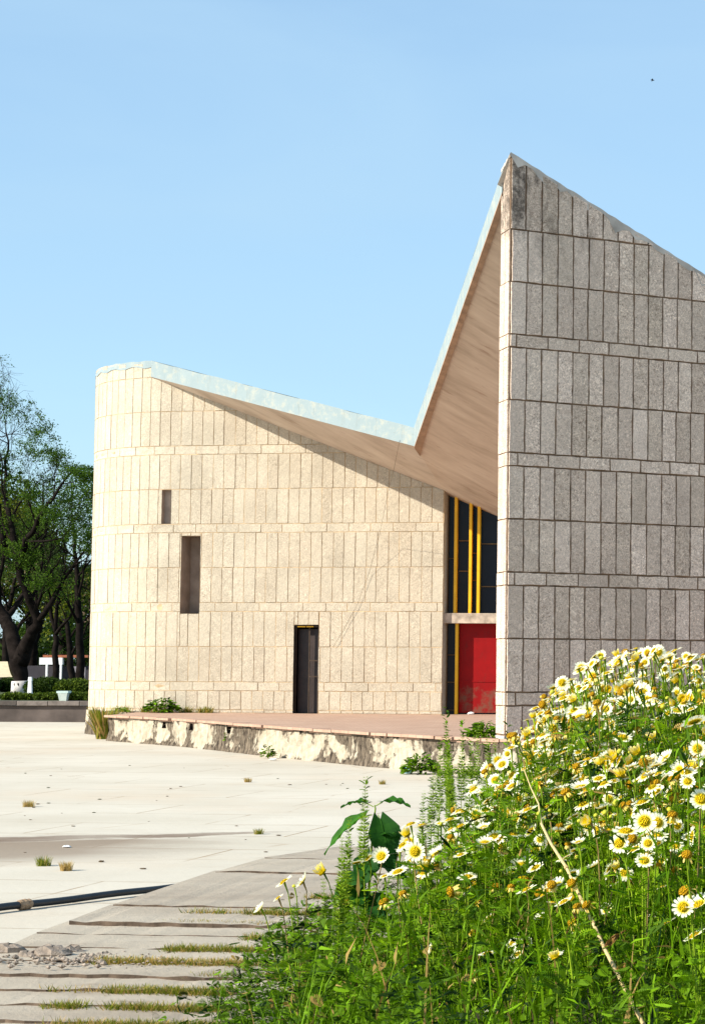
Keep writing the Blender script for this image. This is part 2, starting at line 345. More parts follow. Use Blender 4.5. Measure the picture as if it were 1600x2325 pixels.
def inset_poly(poly, g):
    n = len(poly); cx = sum(p[0] for p in poly)/n; cy = sum(p[1] for p in poly)/n; out = []
    A = sum(poly[i][0]*poly[(i+1) % n][1]-poly[(i+1) % n][0]*poly[i][1] for i in range(n))/2
    if abs(A) < .002: return None
    if A < 0: poly = poly[::-1]
    lines = []
    for i in range(n):
        p, q = poly[i], poly[(i+1) % n]; dx, dy = q[0]-p[0], q[1]-p[1]; l = math.hypot(dx, dy)
        if l < 1e-4: continue
        lines.append((p[0]-dy/l*g, p[1]+dx/l*g, dx/l, dy/l))
    m = len(lines)
    if m < 3: return None
    for i in range(m):
        x1, y1, a1, b1 = lines[i-1]; x2, y2, a2, b2 = lines[i]; D = a1*b2-b1*a2
        if abs(D) < 1e-3: out.append((x2, y2)); continue
        t = ((x2-x1)*b2-(y2-y1)*a2)/D; out.append((x1+a1*t, y1+b1*t))
    A2 = sum(out[i][0]*out[(i+1) % m][1]-out[(i+1) % m][0]*out[i][1] for i in range(m))/2
    return out if A2 > .0015 else None
COURSES = []                       # (z0, z1, is_band)
COURSES.append((.20, .62, False)); COURSES.append((.62, 1.05, False))
for k in range(4):
    b0 = 1.05+1.8*k
    COURSES += [(b0, b0+.2, True), (b0+.2, b0+1.0, False), (b0+1.0, b0+1.8, False)]
def clad(mb, mapf, u0, u1, zlo, zhi, toplines, holes=(), pitch=.26, phase=0., proud=.014, gap=.011, warm=0., rnd=random, sig=.16, jt=.0035):
    """stone panels laid in courses; mapf(u,z,out)->point"""
    for ci, (z0, z1, band) in enumerate(COURSES):
        z0c, z1c = max(z0, zlo), min(z1, zhi)
        if z1c-z0c < .03: continue
        pw = pitch*2 if band else pitch; off = phase+(.13 if band else 0)+rnd.uniform(-.02, .02)
        k = math.floor((u0-off)/pw)
        jit = {}
        while off+k*pw < u1:
            a = max(u0, off+k*pw+jit.get(k, 0)); jit[k+1] = rnd.uniform(-.012, .012); b = min(u1, off+(k+1)*pw+jit[k+1]); k += 1
            if b-a < .04: continue
            tone = (min(1, max(0, rnd.gauss(.5+(.14 if band else 0), sig))), max(0, rnd.gauss(.3+warm, .3)), rnd.random())
            pr = proud+rnd.uniform(-.004, .006)
            for r in rect_minus((a, b, z0c, z1c), holes):
                poly = [(r[0], r[2]), (r[1], r[2]), (r[1], r[3]), (r[0], r[3])]
                for ln in toplines:
                    if ln[0][0]-1e-6 <= .5*(r[0]+r[1]) <= ln[1][0]+1e-6: poly = clip_line(poly, ln[0], ln[1])
                    if len(poly) < 3: break
                if len(poly) < 3: continue
                poly = inset_poly(poly, gap)
                if not poly: continue
                P = []
                for i, p in enumerate(poly):
                    q = poly[(i+1) % len(poly)]; n = max(1, int(math.hypot(q[0]-p[0], q[1]-p[1])/.09))
                    for j in range(n):
                        t = j/n; P.append((p[0]+(q[0]-p[0])*t+rnd.uniform(-jt, jt), p[1]+(q[1]-p[1])*t+rnd.uniform(-jt, jt)))
                n = len(P); V = [mapf(u, z, pr) for u, z in P]+[mapf(u, z, -.003) for u, z in P]
                mb.raw(V, [tuple(range(n))]+[(i, n+i, n+(i+1) % n, (i+1) % n) for i in range(n)], tone, 0)
def backing(mb, mapf, us, zs, toplines, holes, mi=1, out=0.):
    us = sorted(set(us+[h[0] for h in holes]+[h[1] for h in holes])); zs = sorted(set(zs+[h[2] for h in holes]+[h[3] for h in holes]))
    for a, b in zip(us, us[1:]):
        for c, d in zip(zs, zs[1:]):
            if any(h[0] <= (a+b)/2 <= h[1] and h[2] <= (c+d)/2 <= h[3] for h in holes): continue
            poly = [(a, c), (b, c), (b, d), (a, d)]
            for ln in toplines:
                if ln[0][0]-1e-6 <= .5*(a+b) <= ln[1][0]+1e-6: poly = clip_line(poly, ln[0], ln[1])
                if len(poly) < 3: break
            if len(poly) >= 3: mb.face([mapf(u, z, out) for u, z in poly], (.5, .5, .5), mi)
hall = thing('concrete_hall', (-9, 50, 0), 'sculptural stone-clad hall with rounded corner, folded roof rising to a sharp peak and red door', 'building')
COURSES += [(8.25, 10.6, False)]
# facade
FA = R_(9); BX = atY(1003, 1560, 49.4); FP0 = (BX.x, BX.y); FD = (-math.cos(FA), math.sin(FA)); FN = (-math.sin(FA), -math.cos(FA))
uArc = on_plane(379, 1500, FP0, FD)[0]; RAD = 2.9
def fac(u, z, out=0.):
    if u <= uArc: x, y = FP0[0]+FD[0]*u, FP0[1]+FD[1]*u; nx, ny = FN
    else:
        th = (u-uArc)/RAD; cx = FP0[0]+FD[0]*uArc-FN[0]*RAD; cy = FP0[1]+FD[1]*uArc-FN[1]*RAD
        if th <= R_(100):
            nx = FN[0]*math.cos(th)+FD[0]*math.sin(th); ny = FN[1]*math.cos(th)+FD[1]*math.sin(th); x, y = cx+nx*RAD, cy+ny*RAD
        else:
            t0 = R_(100); nx = FN[0]*math.cos(t0)+FD[0]*math.sin(t0); ny = FN[1]*math.cos(t0)+FD[1]*math.sin(t0)
            e = u-uArc-t0*RAD; tx, ty = -FN[0]*math.sin(t0)+FD[0]*math.cos(t0), -FN[1]*math.sin(t0)+FD[1]*math.cos(t0)
            x, y = cx+nx*RAD+tx*e, cy+ny*RAD+ty*e
    return Vector((x+nx*out, y+ny*out, z))
def fpx(px, py): return on_plane(px, py, FP0, FD)
uA, zA = fpx(352, 858); uB, zB = 0., fpx(1003, 1114)[1]
zTopA = fpx(352, 826)[1]; zTopL = zTopA+.08
def fhole(x0, y0, x1, y1):
    a = fpx(x1, (y0+y1)/2); b = fpx(x0, (y0+y1)/2); return (a[0], b[0], fpx((x0+x1)/2, y1)[1], fpx((x0+x1)/2, y0)[1])
H_small, H_tall, H_door = fhole(368, 1112, 388.5, 1189), fhole(411.5, 1217, 454, 1393), fhole(666.5, 1419, 722, 1621)
H_door = (H_door[0], H_door[1], .55, H_door[3])
holes = [H_small, H_tall, H_door]; UEND = uArc+RAD*R_(100)+6
topl = [((-.5, zB+(zB-zA)*0.5/uA), (uA, zA)), ((uA, zTopA), (uArc+2.2, zTopL)), ((uArc+2.2, zTopL), (UEND, zTopL))]
rs = random.Random(3)
mb = MB()
clad(mb, fac, .0, UEND, .55, 10, topl, holes, rnd=rs, gap=.0085, proud=.008)
usl = [0., uA, uArc]+[uArc+RAD*R_(100)*i/24 for i in range(1, 25)]+[UEND]+[i*.52 for i in range(1, int(uA/.52))]
backing(mb, fac, usl, [0, .55, 8.0, 10.], topl, holes)
# right return of the facade wall and its wall top
def cap(u0, z0, u1, z1, d): return [fac(u0, z0, .0), fac(u1, z1, .0), fac(u1, z1, -d), fac(u0, z0, -d)]
mb.face([fac(0, 0, .012), fac(0, 6.0, .012), fac(0, 6.0, -.5), fac(0, 0, -.5)], (.3, .5, .4), 0)
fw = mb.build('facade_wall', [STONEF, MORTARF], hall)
cb = MB(); cb.c = []
for i in range(26):                                    # cement coping over the rounded end
    u0 = uA+.09+(UEND-5.6-uA)*i/26; u1 = uA+.09+(UEND-5.6-uA)*(i+1)/26
    dz0 = .07+.03*math.sin(i*1.7); V = [fac(u0, zTopA-dz0, .018), fac(u1, zTopA-.07-.03*math.sin((i+1)*1.7), .018)]
    zt0 = zTopA+.08+.012*math.sin(i*2.3); zt1 = zTopA+.08+.012*math.sin((i+1)*2.3)
    V += [fac(u1, zt1, .0), fac(u0, zt0, .0)]; cb.face(V); cb.face([fac(u0, zt0, .0), fac(u1, zt1, .0), fac(u1, zt1-.03, -.5), fac(u0, zt0-.03, -.5)])
cb.build('coping', EDGE, hall)
# plinth, stained, below the cladding of the rounded end
pb = MB(); N = 40
for i in range(N):
    u0 = uA-.6+(uArc+RAD*R_(100)-uA+.6)*i/N; u1 = uA-.6+(uArc+RAD*R_(100)-uA+.6)*(i+1)/N
    w0, w1 = [.04+.015*math.sin(i*1.3+q) for q in (0, 1.3)]
    pb.face([fac(u0, 0, w0+.03), fac(u1, 0, w1+.03), fac(u1, .56, w1), fac(u0, .56, w0)]); pb.face([fac(u0, .56, w0), fac(u1, .56, w1), fac(u1, .57, 0), fac(u0, .57, 0)])
pb.build('plinth', TWALL, hall)
def recess(h, depth, name, mat):
    b = MB(); a0, a1, z0, z1 = h
    P = lambda u, z, d: fac(u, z, -d)
    b.face([P(a0, z0, depth), P(a1, z0, depth), P(a1, z1, depth), P(a0, z1, depth)])
    b.face([P(a0, z0, -.012), P(a1, z0, -.012), P(a1, z0, depth), P(a0, z0, depth)]); b.face([P(a0, z1, -.012), P(a1, z1, -.012), P(a1, z1, depth), P(a0, z1, depth)])
    b.face([P(a0, z0, -.012), P(a0, z1, -.012), P(a0, z1, depth), P(a0, z0, depth)]); b.face([P(a1, z0, -.012), P(a1, z1, -.012), P(a1, z1, depth), P(a1, z0, depth)])
    return b.build(name, mat, hall)
recess(H_small, .12, 'window_niche', RECESS); recess(H_tall, .55, 'tall_window_niche', RECESS)
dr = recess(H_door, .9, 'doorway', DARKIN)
def fbox(mb, u0, u1, z0, z1, o0, o1, col=(.5, .5, .5)):
    V = [fac(u, z, o) for z in (z0, z1) for u, o in ((u0, o0), (u1, o0), (u1, o1), (u0, o1))]
    mb.raw(V, [(0, 3, 2, 1), (4, 5, 6, 7), (0, 1, 5, 4), (1, 2, 6, 5), (2, 3, 7, 6), (3, 0, 4, 7)], col)
a0, a1, z0, z1 = H_door; gb = MB()
fbox(gb, a0+.005, a0+.03, z0, z1, -.10, -.06); fbox(gb, a1-.03, a1-.005, z0, z1, -.10, -.06); fbox(gb, a0+.03, a1-.03, z1-.05, z1-.02, -.10, -.06)
um = a0+(a1-a0)*.44; fbox(gb, um-.012, um+.012, z0, z1-.05, -.14, -.11)
for zz in (z0+.83, z0+1.19): fbox(gb, a0+.03, um, zz-.012, zz+.012, -.14, -.11)
gb.build('door_frame', simple('dark_frame_paint', (.05, .03, .018), .6, .3, 8), dr)
gp = MB(); fbox(gp, a0+.03, a1-.03, z0+.01, z1-.09, -.25, -.22); gp.build('door_leaf', simple('dark_brown_door', (.03, .018, .016), .5, .3, 4, .4), dr)
lb = MB(); fbox(lb, a1-.25, a1-.06, z1-.05, z1-.022, -.055, -.04); fbox(lb, a0+.14, a1-.27, z1-.05, z1-.022, -.055, -.04); lb.build('transom_strip', YEL, dr)
# entrance bay set back behind the facade end
GD = .42; GY = FP0[1]+GD; GX0 = FP0[0]-.6; GX1 = GX0+3.2
def gp_(px, py, dy=0.): return atY(px, py, GY+dy)
zLin0, zLin1 = gp_(1065, 1416).z, gp_(1065, 1393).z; zg0 = .55
gz = MB(); gz.face([(GX0, GY, zg0), (GX1, GY, zg0), (GX1, GY, 5.9), (GX0, GY, 5.9)]); bay = gz.build('entrance_glazing', GLASS, hall)
lt = MB(); xl = gp_(1003, 1400).x; lt.box(((xl+GX1)/2, GY-.16, (zLin0+zLin1)/2), (GX1-xl, .34, zLin1-zLin0)); lt.build('lintel_beam', BEAM, hall, bevel=.008)
for (px, lo, hi) in ((1035.5, zLin1, 5.75), (1069, zLin1, 5.6), (1087.5, zLin1, 5.55)):
    c = gp_(px, 1300); m = MB(); m.box((c.x, GY-.12, (lo+hi)/2), (.062, .24, hi-lo)); m.build('mullion', YEL, hall)
c = gp_(1038, 1520); m = MB(); m.box((c.x, GY-.12, (zg0+zLin0)/2), (.062, .24, zLin0-zg0)); m.build('mullion', YEL, hall)
c = gp_(1014, 1520); m = MB(); m.box((c.x, GY-.05, (zg0+zLin0)/2), (.02, .1, zLin0-zg0)); m.box((c.x, GY-.05, (5.75+zLin1)/2), (.02, .1, 5.75-zLin1)); m.build('window_frame', BRONZE, hall)
for (x0, x1, y) in ((1015, 1032, 1268), (1042, 1065, 1228), (1042, 1065, 1297), (1073, 1084, 1256), (1073, 1084, 1318), (1091, 1132, 1235), (1091, 1132, 1332), (1015, 1034, 1487), (1015, 1034, 1549), (1015, 1034, 1612)):
    p, q = gp_(x0, y), gp_(x1, y); m = MB(); m.box(((p.x+q.x)/2, GY-.025, p.z), (q.x-p.x, .05, .022)); m.build('glazing_bar', BRONZE, hall)
p = gp_(1043, 1500); rd = MB(); rd.box((p.x+.72, GY-.05, (zg0+.03+zLin0)/2), (1.44, .06, zLin0-zg0-.03)); rdo = rd.build('red_door', RED, hall, bevel=.006)
m = MB(); zz = gp_(1080, 1547).z; m.box((p.x+.72, GY-.085, zz), (1.42, .012, .03)); m.box((p.x+1.25, GY-.085, zz+.0), (.02, .014, 1.7)); m.build('door_rail', RED, rdo)
# ---- the tall side wall with the fin edge
WD = Vector((.848, .53)).normalized(); WN = Vector((WD.y, -WD.x)); C0 = atY(1148, 1500, 33.0); WP0 = (C0.x, C0.y)
def wal(u, z, out=0.): return Vector((WP0[0]+WD.x*u+WN.x*out, WP0[1]+WD.y*u+WN.y*out, z))
def wpx(px, py): return on_plane(px, py, WP0, WD)
ap = wpx(1158, 352); e1 = wpx(1600, 630); sl = (e1[1]-ap[1])/(e1[0]-ap[0]); UW = 5.6
wl = [((-.2, ap[1]-sl*.2-.0), (UW, ap[1]+sl*UW))]
ED = Vector((-.36, .933)); EN = Vector((-.933, -.36)); TH = .5
def edg(u, z, out=0.): return Vector((WP0[0]+ED.x*u+EN.x*out, WP0[1]+ED.y*u+EN.y*out, z))
mb = MB(); rs = random.Random(11)
clad(mb, wal, .0, UW, .62, 10.6, wl, (), pitch=.268, phase=.0, rnd=rs, gap=.0135, proud=.02, sig=.34, jt=.0055)
backing(mb, wal, [0., UW], [0, 11.], wl, [])
zb = atY(1140, 388, 33.45).z-.35; el = [((-.01, ap[1]), (TH+.01, zb+.35))]
clad(mb, edg, .0, TH, .62, 10.6, el, (), pitch=.25, phase=.0, rnd=rs, gap=.008, proud=.014)
backing(mb, edg, [0., TH], [0, 11.], el, [])
# rear of the wall
Q0 = edg(TH, 0); Q1 = Q0+Vector((WD.x, WD.y, 0))*UW; zq0, zq1 = zb+.35, ap[1]+sl*UW-.3
mb.face([(Q0.x, Q0.y, 0), (Q1.x, Q1.y, 0), (Q1.x, Q1.y, zq1), (Q0.x, Q0.y, zq0)], (.4, .3, .5), 1)
R1 = wal(UW, 0); mb.face([(R1.x, R1.y, 0), (Q1.x, Q1.y, 0), (Q1.x, Q1.y, zq1), (R1.x, R1.y, ap[1]+sl*UW)], (.4, .3, .5), 1)
mb.face([wal(0, ap[1]), wal(UW, ap[1]+sl*UW), (Q1.x, Q1.y, zq1), (Q0.x, Q0.y, zq0)], (.4, .3, .5), 1)
mb.build('side_wall', [STONE, MORTAR], hall)
cp = MB(); n = 46; rr = random.Random(5); prev = None                       # uneven cement coping along the slope
for i in range(n+1):
    u = -.02+(UW+.02)*i/n; zt = ap[1]+sl*u; cur = (u, zt+.03+rr.uniform(-.010, .010), zt-.015-abs(rr.gauss(.0, .07)))
    if prev:
        cp.face([wal(prev[0], prev[2], .024), wal(cur[0], cur[2], .024), wal(cur[0], cur[1], .020), wal(prev[0], prev[1], .020)])
        cp.face([wal(prev[0], prev[1], .020), wal(cur[0], cur[1], .020), wal(cur[0], cur[1]-.42, -.42), wal(prev[0], prev[1]-.42, -.42)])
    prev = cur
for i in range(8):
    u0, u1 = TH*i/8, TH*(i+1)/8; z0, z1 = [lerp(Vector((ap[1]+.02, 0)), Vector((zb+.37, 0)), q/8).x+.012*math.sin(q*2.7) for q in (i, i+1)]
    cp.face([edg(u0, z0-.05, .018), edg(u1, z1-.05, .018), edg(u1, z1, .018), edg(u0, z0, .018)]); cp.face([edg(u0, z0, .018), edg(u1, z1, .018), edg(u1, z1-.01, -.04), edg(u0, z0-.01, -.04)])
cp.build('wall_coping', COPE, hall)
pl = MB(); rr = random.Random(8); u = -.02                                   # smooth repaired base blocks
while u < UW:
    wd = rr.choice((.26, .27, .5)); pl.face([wal(u+.006, 0, .028), wal(u+wd, 0, .028), wal(u+wd, .60, .026), wal(u+.006, .60+rr.uniform(-.02, .01), .026)], (rr.random(),)*3); u += wd
pl.face([edg(0, 0, .02), edg(TH, 0, .02), edg(TH, .60, .016), edg(0, .60, .016)]); pl.build('base_course', CEMENT, hall)
# ---- folded roof
A0 = fac(uA+.10, zA+.03, .03); A1 = fac(uA+.10, zTopA+.08, .03); VY = 46.2
V0, V1 = atY(940, 1013, VY), atY(939, 971, VY)
Fi = atY(1139, 436, 33.35); F1 = atY(1141, 384, 33.3); F1b = atY(1158, 352, 33.0)
B0 = fac(.0, zB, .03); G0 = gp_(1150, 1181, -.02); B1 = gp_(1001, 1112, -.02)
def lerp(a, b, t): return a+(b-a)*t
def ruled(mb, a, b, c, d, n=16, m=10):        # a-b front edge, c-d rear edge
    for i in range(n):
        for j in range(m):
            q = [lerp(lerp(a, b, s), lerp(c, d, s), t) for s, t in ((i/n, j/m), ((i+1)/n, j/m), ((i+1)/n, (j+1)/m), (i/n, (j+1)/m))]
            mb.face(q)
sf = MB(); e0 = Vector((0, 0, -.02)); ruled(sf, A0, V0, A0+Vector((.02, 0, -.02)), B0+e0*.0)
ruled(sf, V0, Fi, B0, G0+Vector((0, 0, .0)))
ruled(sf, B0, G0, B0+Vector((0, 1.5, -.2)), G0+Vector((0, 1.5, -.2)), 6, 2)
roof = sf.build('roof', SOFF, hall, smooth=True)
rr = random.Random(4)
fs = MB()
def fascia(a0, a1, b0, b1, n):
    for i in range(n):
        s, t = i/n, (i+1)/n; j0 = 0 if i == 0 else jj; jj = rr.uniform(-.012, .012)
        if i == n-1: jj = 0
        P = [lerp(a0, b0, s), lerp(a0, b0, t), lerp(a1, b1, t)+Vector((0, 0, jj)), lerp(a1, b1, s)+Vector((0, 0, j0))]; fs.face(P)
        back = Vector((.6, 3.5, -.45)); fs.face([P[3], P[2], P[2]+back, P[3]+back])
fascia(A0, A1, V0, V1, 26); fascia(V0, V1, Fi, F1, 30)
fs.face([A1, V1, Vector((V1.x+1, 50.5, V1.z-.5)), Vector((A1.x+1.5, 53.5, A1.z-.4))]); fs.face([V1, F1, Vector((F1.x+1.6, 40, F1.z-1.2)), Vector((V1.x+2.5, 50, V1.z-.5))])
fs.build('roof_edge', EDGE, roof)
eb = MB()                                                                    # raised lip just behind the fascia, with a groove
dn = ((Fi-V0).cross(B0-V0)).normalized()
if dn.y > 0: dn = -dn
for i in range(40):
    s, t = i/40, (i+1)/40; q = lambda s, k: lerp(lerp(V0, Fi, s), lerp(B0, G0, s), k/max(.2, (lerp(B0, G0, s)-lerp(V0, Fi, s)).length))
    eb.face([q(s, .0)+dn*.035, q(t, .0)+dn*.035, q(t, .62)+dn*.035, q(s, .62)+dn*.035]); eb.face([q(s, .62)+dn*.035, q(t, .62)+dn*.035, q(t, .62)-dn*.01, q(s, .62)-dn*.01])
    eb.face([q(s, 0)+dn*.035, q(t, 0)+dn*.035, q(t, 0), q(s, 0)])
eb.build('edge_lip', simple('smooth_brown_concrete', (.34, .215, .14), .85, .25, 4), roof)
# ------------------------------------------------------------------ terrace
tc = [(247, 1623.5), (423, 1633), (605, 1647), (849, 1664), (1074, 1676), (1200, 1681)]
TE = [onZ(x, y, .55) for x, y in tc]; TE.append(TE[-1]+Vector((3, -.8, 0)))
terr = thing('terrace', (TE[2].x, TE[2].y+3, 0), 'raised terrace of red sandstone slabs with peeling plaster front before the hall', 'terrace')
TP = []
for a, b in zip(TE, TE[1:]):
    for j in range(6): TP.append(lerp(a, b, j/6))
TP.append(TE[-1]); rr = random.Random(2)
tb = MB()
poly = [(p.x, p.y) for p in TP]; n = len(TP)
back = [(TP[0].x-.3, 54), (9, 54), (9, TP[-1].y)]
tb.prism([(p[0], p[1]) for p in poly]+[(back[2]), (back[1]), (back[0])], .475, .548)
tb.build('paving', TERR, terr)
eb = MB(); i = 0                                                           # front course of slabs, some of them slipped or broken
for i in range(n-1):
    a, b = TP[i], TP[i+1]; d = (b-a).normalized(); nrm = Vector((d.y, -d.x, 0))
    if nrm.y > 0: nrm = -nrm
    o = .05+rr.uniform(-.02, .05); th = .045
    V = [a+d*.006-nrm*.25, b-d*.006-nrm*.25, b-d*.006+nrm*o, a+d*.006+nrm*(o+rr.uniform(-.01, .01))]
    zt = .556+rr.uniform(-.006, .004); eb.prism([(p.x, p.y) for p in V], zt-th, zt, (rr.random(),)*3)
eb.build('edge_slabs', TERR, terr)
rw = MB(); hol = {4, 6, 9}
for i in range(n-1):
    a, b = TP[i], TP[i+1]; d = (b-a).normalized(); nrm = Vector((d.y, -d.x, 0))
    if nrm.y > 0: nrm = -nrm
    K = 4
    for j in range(K):
        p, q = lerp(a, b, j/K), lerp(a, b, (j+1)/K)
        def wv(P, z): return Vector((P.x, P.y, z))+nrm*(.012*math.sin(P.x*9+z*5)+.012*math.sin(P.x*23+z*17)+(.05 if z < .05 else .02 if z < .12 else 0))
        zs = [0, .1, .22, .34, .42, .505]
        for z0, z1 in zip(zs, zs[1:]):
            if i in hol and j == 1 and z0 > .33:
                rw.face([wv(p, z0), wv(q, z0), wv(q, z0)-nrm*.3, wv(p, z0)-nrm*.3], mi=0)
                rw.face([wv(p, z0)-nrm*.3, wv(q, z0)-nrm*.3, wv(q, z1)-nrm*.3, wv(p, z1)-nrm*.3], mi=1)
                rw.face([wv(p, z0), wv(p, z1), wv(p, z1)-nrm*.3, wv(p, z0)-nrm*.3], mi=1); rw.face([wv(q, z0), wv(q, z1), wv(q, z1)-nrm*.3, wv(q, z0)-nrm*.3], mi=1); continue
            rw.face([wv(p, z0), wv(q, z0), wv(q, z1), wv(p, z1)])
p = TP[0]; rw.face([(p.x, p.y, 0), (p.x-.1, p.y+3.5, 0), (p.x-.1, p.y+3.5, .5), (p.x, p.y, .5)])
rw.build('front_wall', [TWALL, DARKIN], terr)

# ------------------------------------------------------------------ low garden wall, hedges, garden things
lw = thing('garden_wall', (-20, LWY, 0), 'low dark retaining wall with block coping at the edge of the plaza', 'wall')
b = MB(); b.box((-15, LWY+.12, .23), (60, .24, .46)); b.build('wall_body', simple('damp_dark_concrete', (.085, .068, .062), .95, .5, 1.2), lw)
b = MB(); x = -44.6; rr = random.Random(9)
while x < 14:
    l = rr.uniform(.45, 1.0); b.box((x+l/2, LWY+.09, .53+rr.uniform(-.006, .006)), (l-.015, .36, .13), col=(rr.random(),)*3); x += l
cm = NT('grey_coping_blocks', .9, .1); a = cm.attr(); cm.col(cm.mix(1., cm.mix(a[0], (.075, .065, .06), (.20, .17, .155)), cm.ramp(cm.noise(6, 5), [(.3, .7), (.7, 1.2)]), 'MULTIPLY')); cm.bump(cm.noise(15, 4), .4, .02)
b.build('coping_blocks', cm.m, lw, bevel=.01)
leafq = (np.array([[0, 0, 0], [.5, -.28, .05], [1, 0, 0], [.5, .28, .05]]), np.array([[0, 1, 2, 3]]))
def leafcloud(mb_name, mat, parent, centers, radii, n, size, up=.4, shell=.5, rgen=rng):
    C = np.asarray(centers, float); Rr = np.asarray(radii, float)
    if Rr.ndim == 1: Rr = np.repeat(Rr[:, None], 3, 1)
    wgt = Rr.prod(1)**(2/3); idx = rgen.choice(len(C), n, p=wgt/wgt.sum())
    d = unit(rgen.normal(size=(n, 3))); r = rgen.uniform(shell, 1, n)**.6
    P = C[idx]+d*Rr[idx]*r[:, None]; X = unit(rgen.normal(size=(n, 3))); Z = unit(rgen.normal(size=(n, 3))+np.array([0, 0, up]))
    s = Scatter(); col = np.stack([np.clip(rgen.normal(.45, .25, n), 0, 1), rgen.random(n), rgen.random(n)], 1)
    s.add(leafq, P, X, Z, size*rgen.uniform(.6, 1.4, n), col); return s.build(mb_name, mat, parent)
def hedge(px0, px1, py0, py1, Y, label, depth=.7, n=9000):
    a, b_ = atY(px0, py1, Y), atY(px1, py0, Y); z1 = b_.z; z0 = .56; o = thing('hedge', ((a.x+b_.x)/2, Y, .56), label, 'hedge', 'clipped hedges behind the garden wall')
    nx = max(2, int((b_.x-a.x)/.22)); cs = []; rd = []
    for i in range(nx):
        for k in range(2): cs.append((a.x+(i+.5)*(b_.x-a.x)/nx+rng.normal(0, .03), Y+(k-.5)*depth*.4, (z0+z1)/2+rng.normal(0, .015))); rd.append((.19, depth*.35, (z1-z0)/2*rng.uniform(.92, 1.05)))
    leafcloud('foliage', LEAF_H, o, cs, rd, n, .075, .8, .75)
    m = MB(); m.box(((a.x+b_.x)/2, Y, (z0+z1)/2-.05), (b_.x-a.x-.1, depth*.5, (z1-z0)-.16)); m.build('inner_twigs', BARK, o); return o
LEAF_H = leafmat('hedge_leaf', (.025, .05, .006), (.11, .15, .012), .2)
hedge(12, 137, 1575.5, 1594, 66, 'long clipped hedge behind the low wall, left of the pale planter box')
hedge(153, 215, 1574, 1594, 65.5, 'short clipped hedge between the pale planter box and the hall', n=6000)
pb = atY(141, 1594, 65.0)
plt = thing('planter_box', (pb.x, 65.0, .56), 'pale mint painted square planter box between two clipped hedges', 'planter')
hz = atY(143, 1568.5, 65.0).z
def frustum(m, cx, cy, z0, z1, h0, h1, col=(.5,)*3):
    V = [(cx+sx*h, cy+sy*h, z) for h, z in ((h0, z0), (h1, z1)) for sx, sy in ((-1, -1), (1, -1), (1, 1), (-1, 1))]
    m.raw(V, [(0, 3, 2, 1), (4, 5, 6, 7), (0, 1, 5, 4), (1, 2, 6, 5), (2, 3, 7, 6), (3, 0, 4, 7)], col)
m = MB(); frustum(m, pb.x+.05, 65.0, .56, hz-.07, .10, .14); m.build('box_body', simple('mint_paint', (.60, .66, .62), .7, .1), plt)
m = MB(); m.box((pb.x+.04, 65.05, hz-.035), (.34, .36, .06)); m.build('rim', simple('mint_rim_paint', (.50, .62, .60), .7, .1), plt)
def post(px, py0, py1, Y, wpx, label):
    p = atY(px, py0, Y); o = thing('bollard_post', (p.x, Y, .56), label, 'post', 'white garden posts'); m = MB()
    h = wpx/2*Y/FPX; frustum(m, p.x, Y, .56, p.z-.12, h*1.15, h*.75); frustum(m, p.x, Y, p.z-.12, p.z, h*.9, h*.7); m.build('shaft', WHITE, o); return o
post(69.5, 1537, 1590, 67.5, 9.5, 'white tapered post beside the whitewashed tree trunk')
# distant pavilion
pv = thing('pavilion', (atY(130, 1520, 118).x, 118, .56), 'distant low building with white band, white columns and dark openings under the trees', 'building')
def vbox(m, px0, py0, px1, py1, Y, d, col=(.5,)*3):
    a, c = atY(px0, py0, Y), atY(px1, py1, Y); m.box(((a.x+c.x)/2, Y+d/2, (a.z+c.z)/2), (abs(c.x-a.x), d, abs(a.z-c.z)), col=col)
m = MB(); vbox(m, -60, 1511, 260, 1568, 118, 3); m.build('wall', simple('dark_grey_wall', (.05, .045, .055), .9, .3, .6), pv)  # dark mottled grey over the whole wall
m = MB(); vbox(m, 90, 1493, 142, 1509, 117.4, .3); m.build('parapet', WHITE, pv)
for x in (106, 138, 181.5): m = MB(); vbox(m, x-1.8, 1509 if x < 170 else 1511, x+1.8, 1545, 117.2, .12); m.build('column', WHITE, pv)
m = MB(); vbox(m, 98, 1487, 200, 1493, 117.5, 3); m.build('roof', simple('red_tile', (.30, .10, .05), .8), pv)
m = MB(); vbox(m, 166, 1513, 179, 1546, 117.0, .1); vbox(m, 184, 1515, 194, 1546, 117.0, .1); m.build('shutter', simple('pale_shutter', (.22, .20, .22), .8), pv)
# tent canopy at the left edge
t0 = atY(-40, 1502, 92); te = thing('canopy_tent', (atY(-10, 1550, 92).x, 92, .56), 'beige sloping canvas awning seen at the left edge behind the big tree', 'tent')
m = MB(); a, b_, c_, d_ = atY(-90, 1501, 92), atY(18, 1502, 92), atY(29, 1537, 90.5), atY(-90, 1540, 90.5); bk = Vector((0, 2.5, .0))
for i in range(6):
    for j in range(6):
        q = lambda s, t: lerp(lerp(a, b_, s), lerp(d_, c_, s), t)+Vector((0, 0, -.18*math.sin(math.pi*t)*.6))
        m.face([q(i/6, j/6), q((i+1)/6, j/6), q((i+1)/6, (j+1)/6), q(i/6, (j+1)/6)])
m.face([a, b_, b_+bk-Vector((0, 0, .7)), a+bk-Vector((0, 0, .7))]); m.build('canopy', simple('beige_canvas', (.50, .42, .28), .85, .1), te)
m = MB(); m.tube([(c_.x-.3, 90.7, .56), (c_.x-.3, 90.7, c_.z)], .03); m.build('pole', BRONZE, te)
m = MB(); m.tube([(a.x+.3, 90.7, .56), (a.x+.3, 90.7, d_.z)], .03); m.build('pole', BRONZE, te)

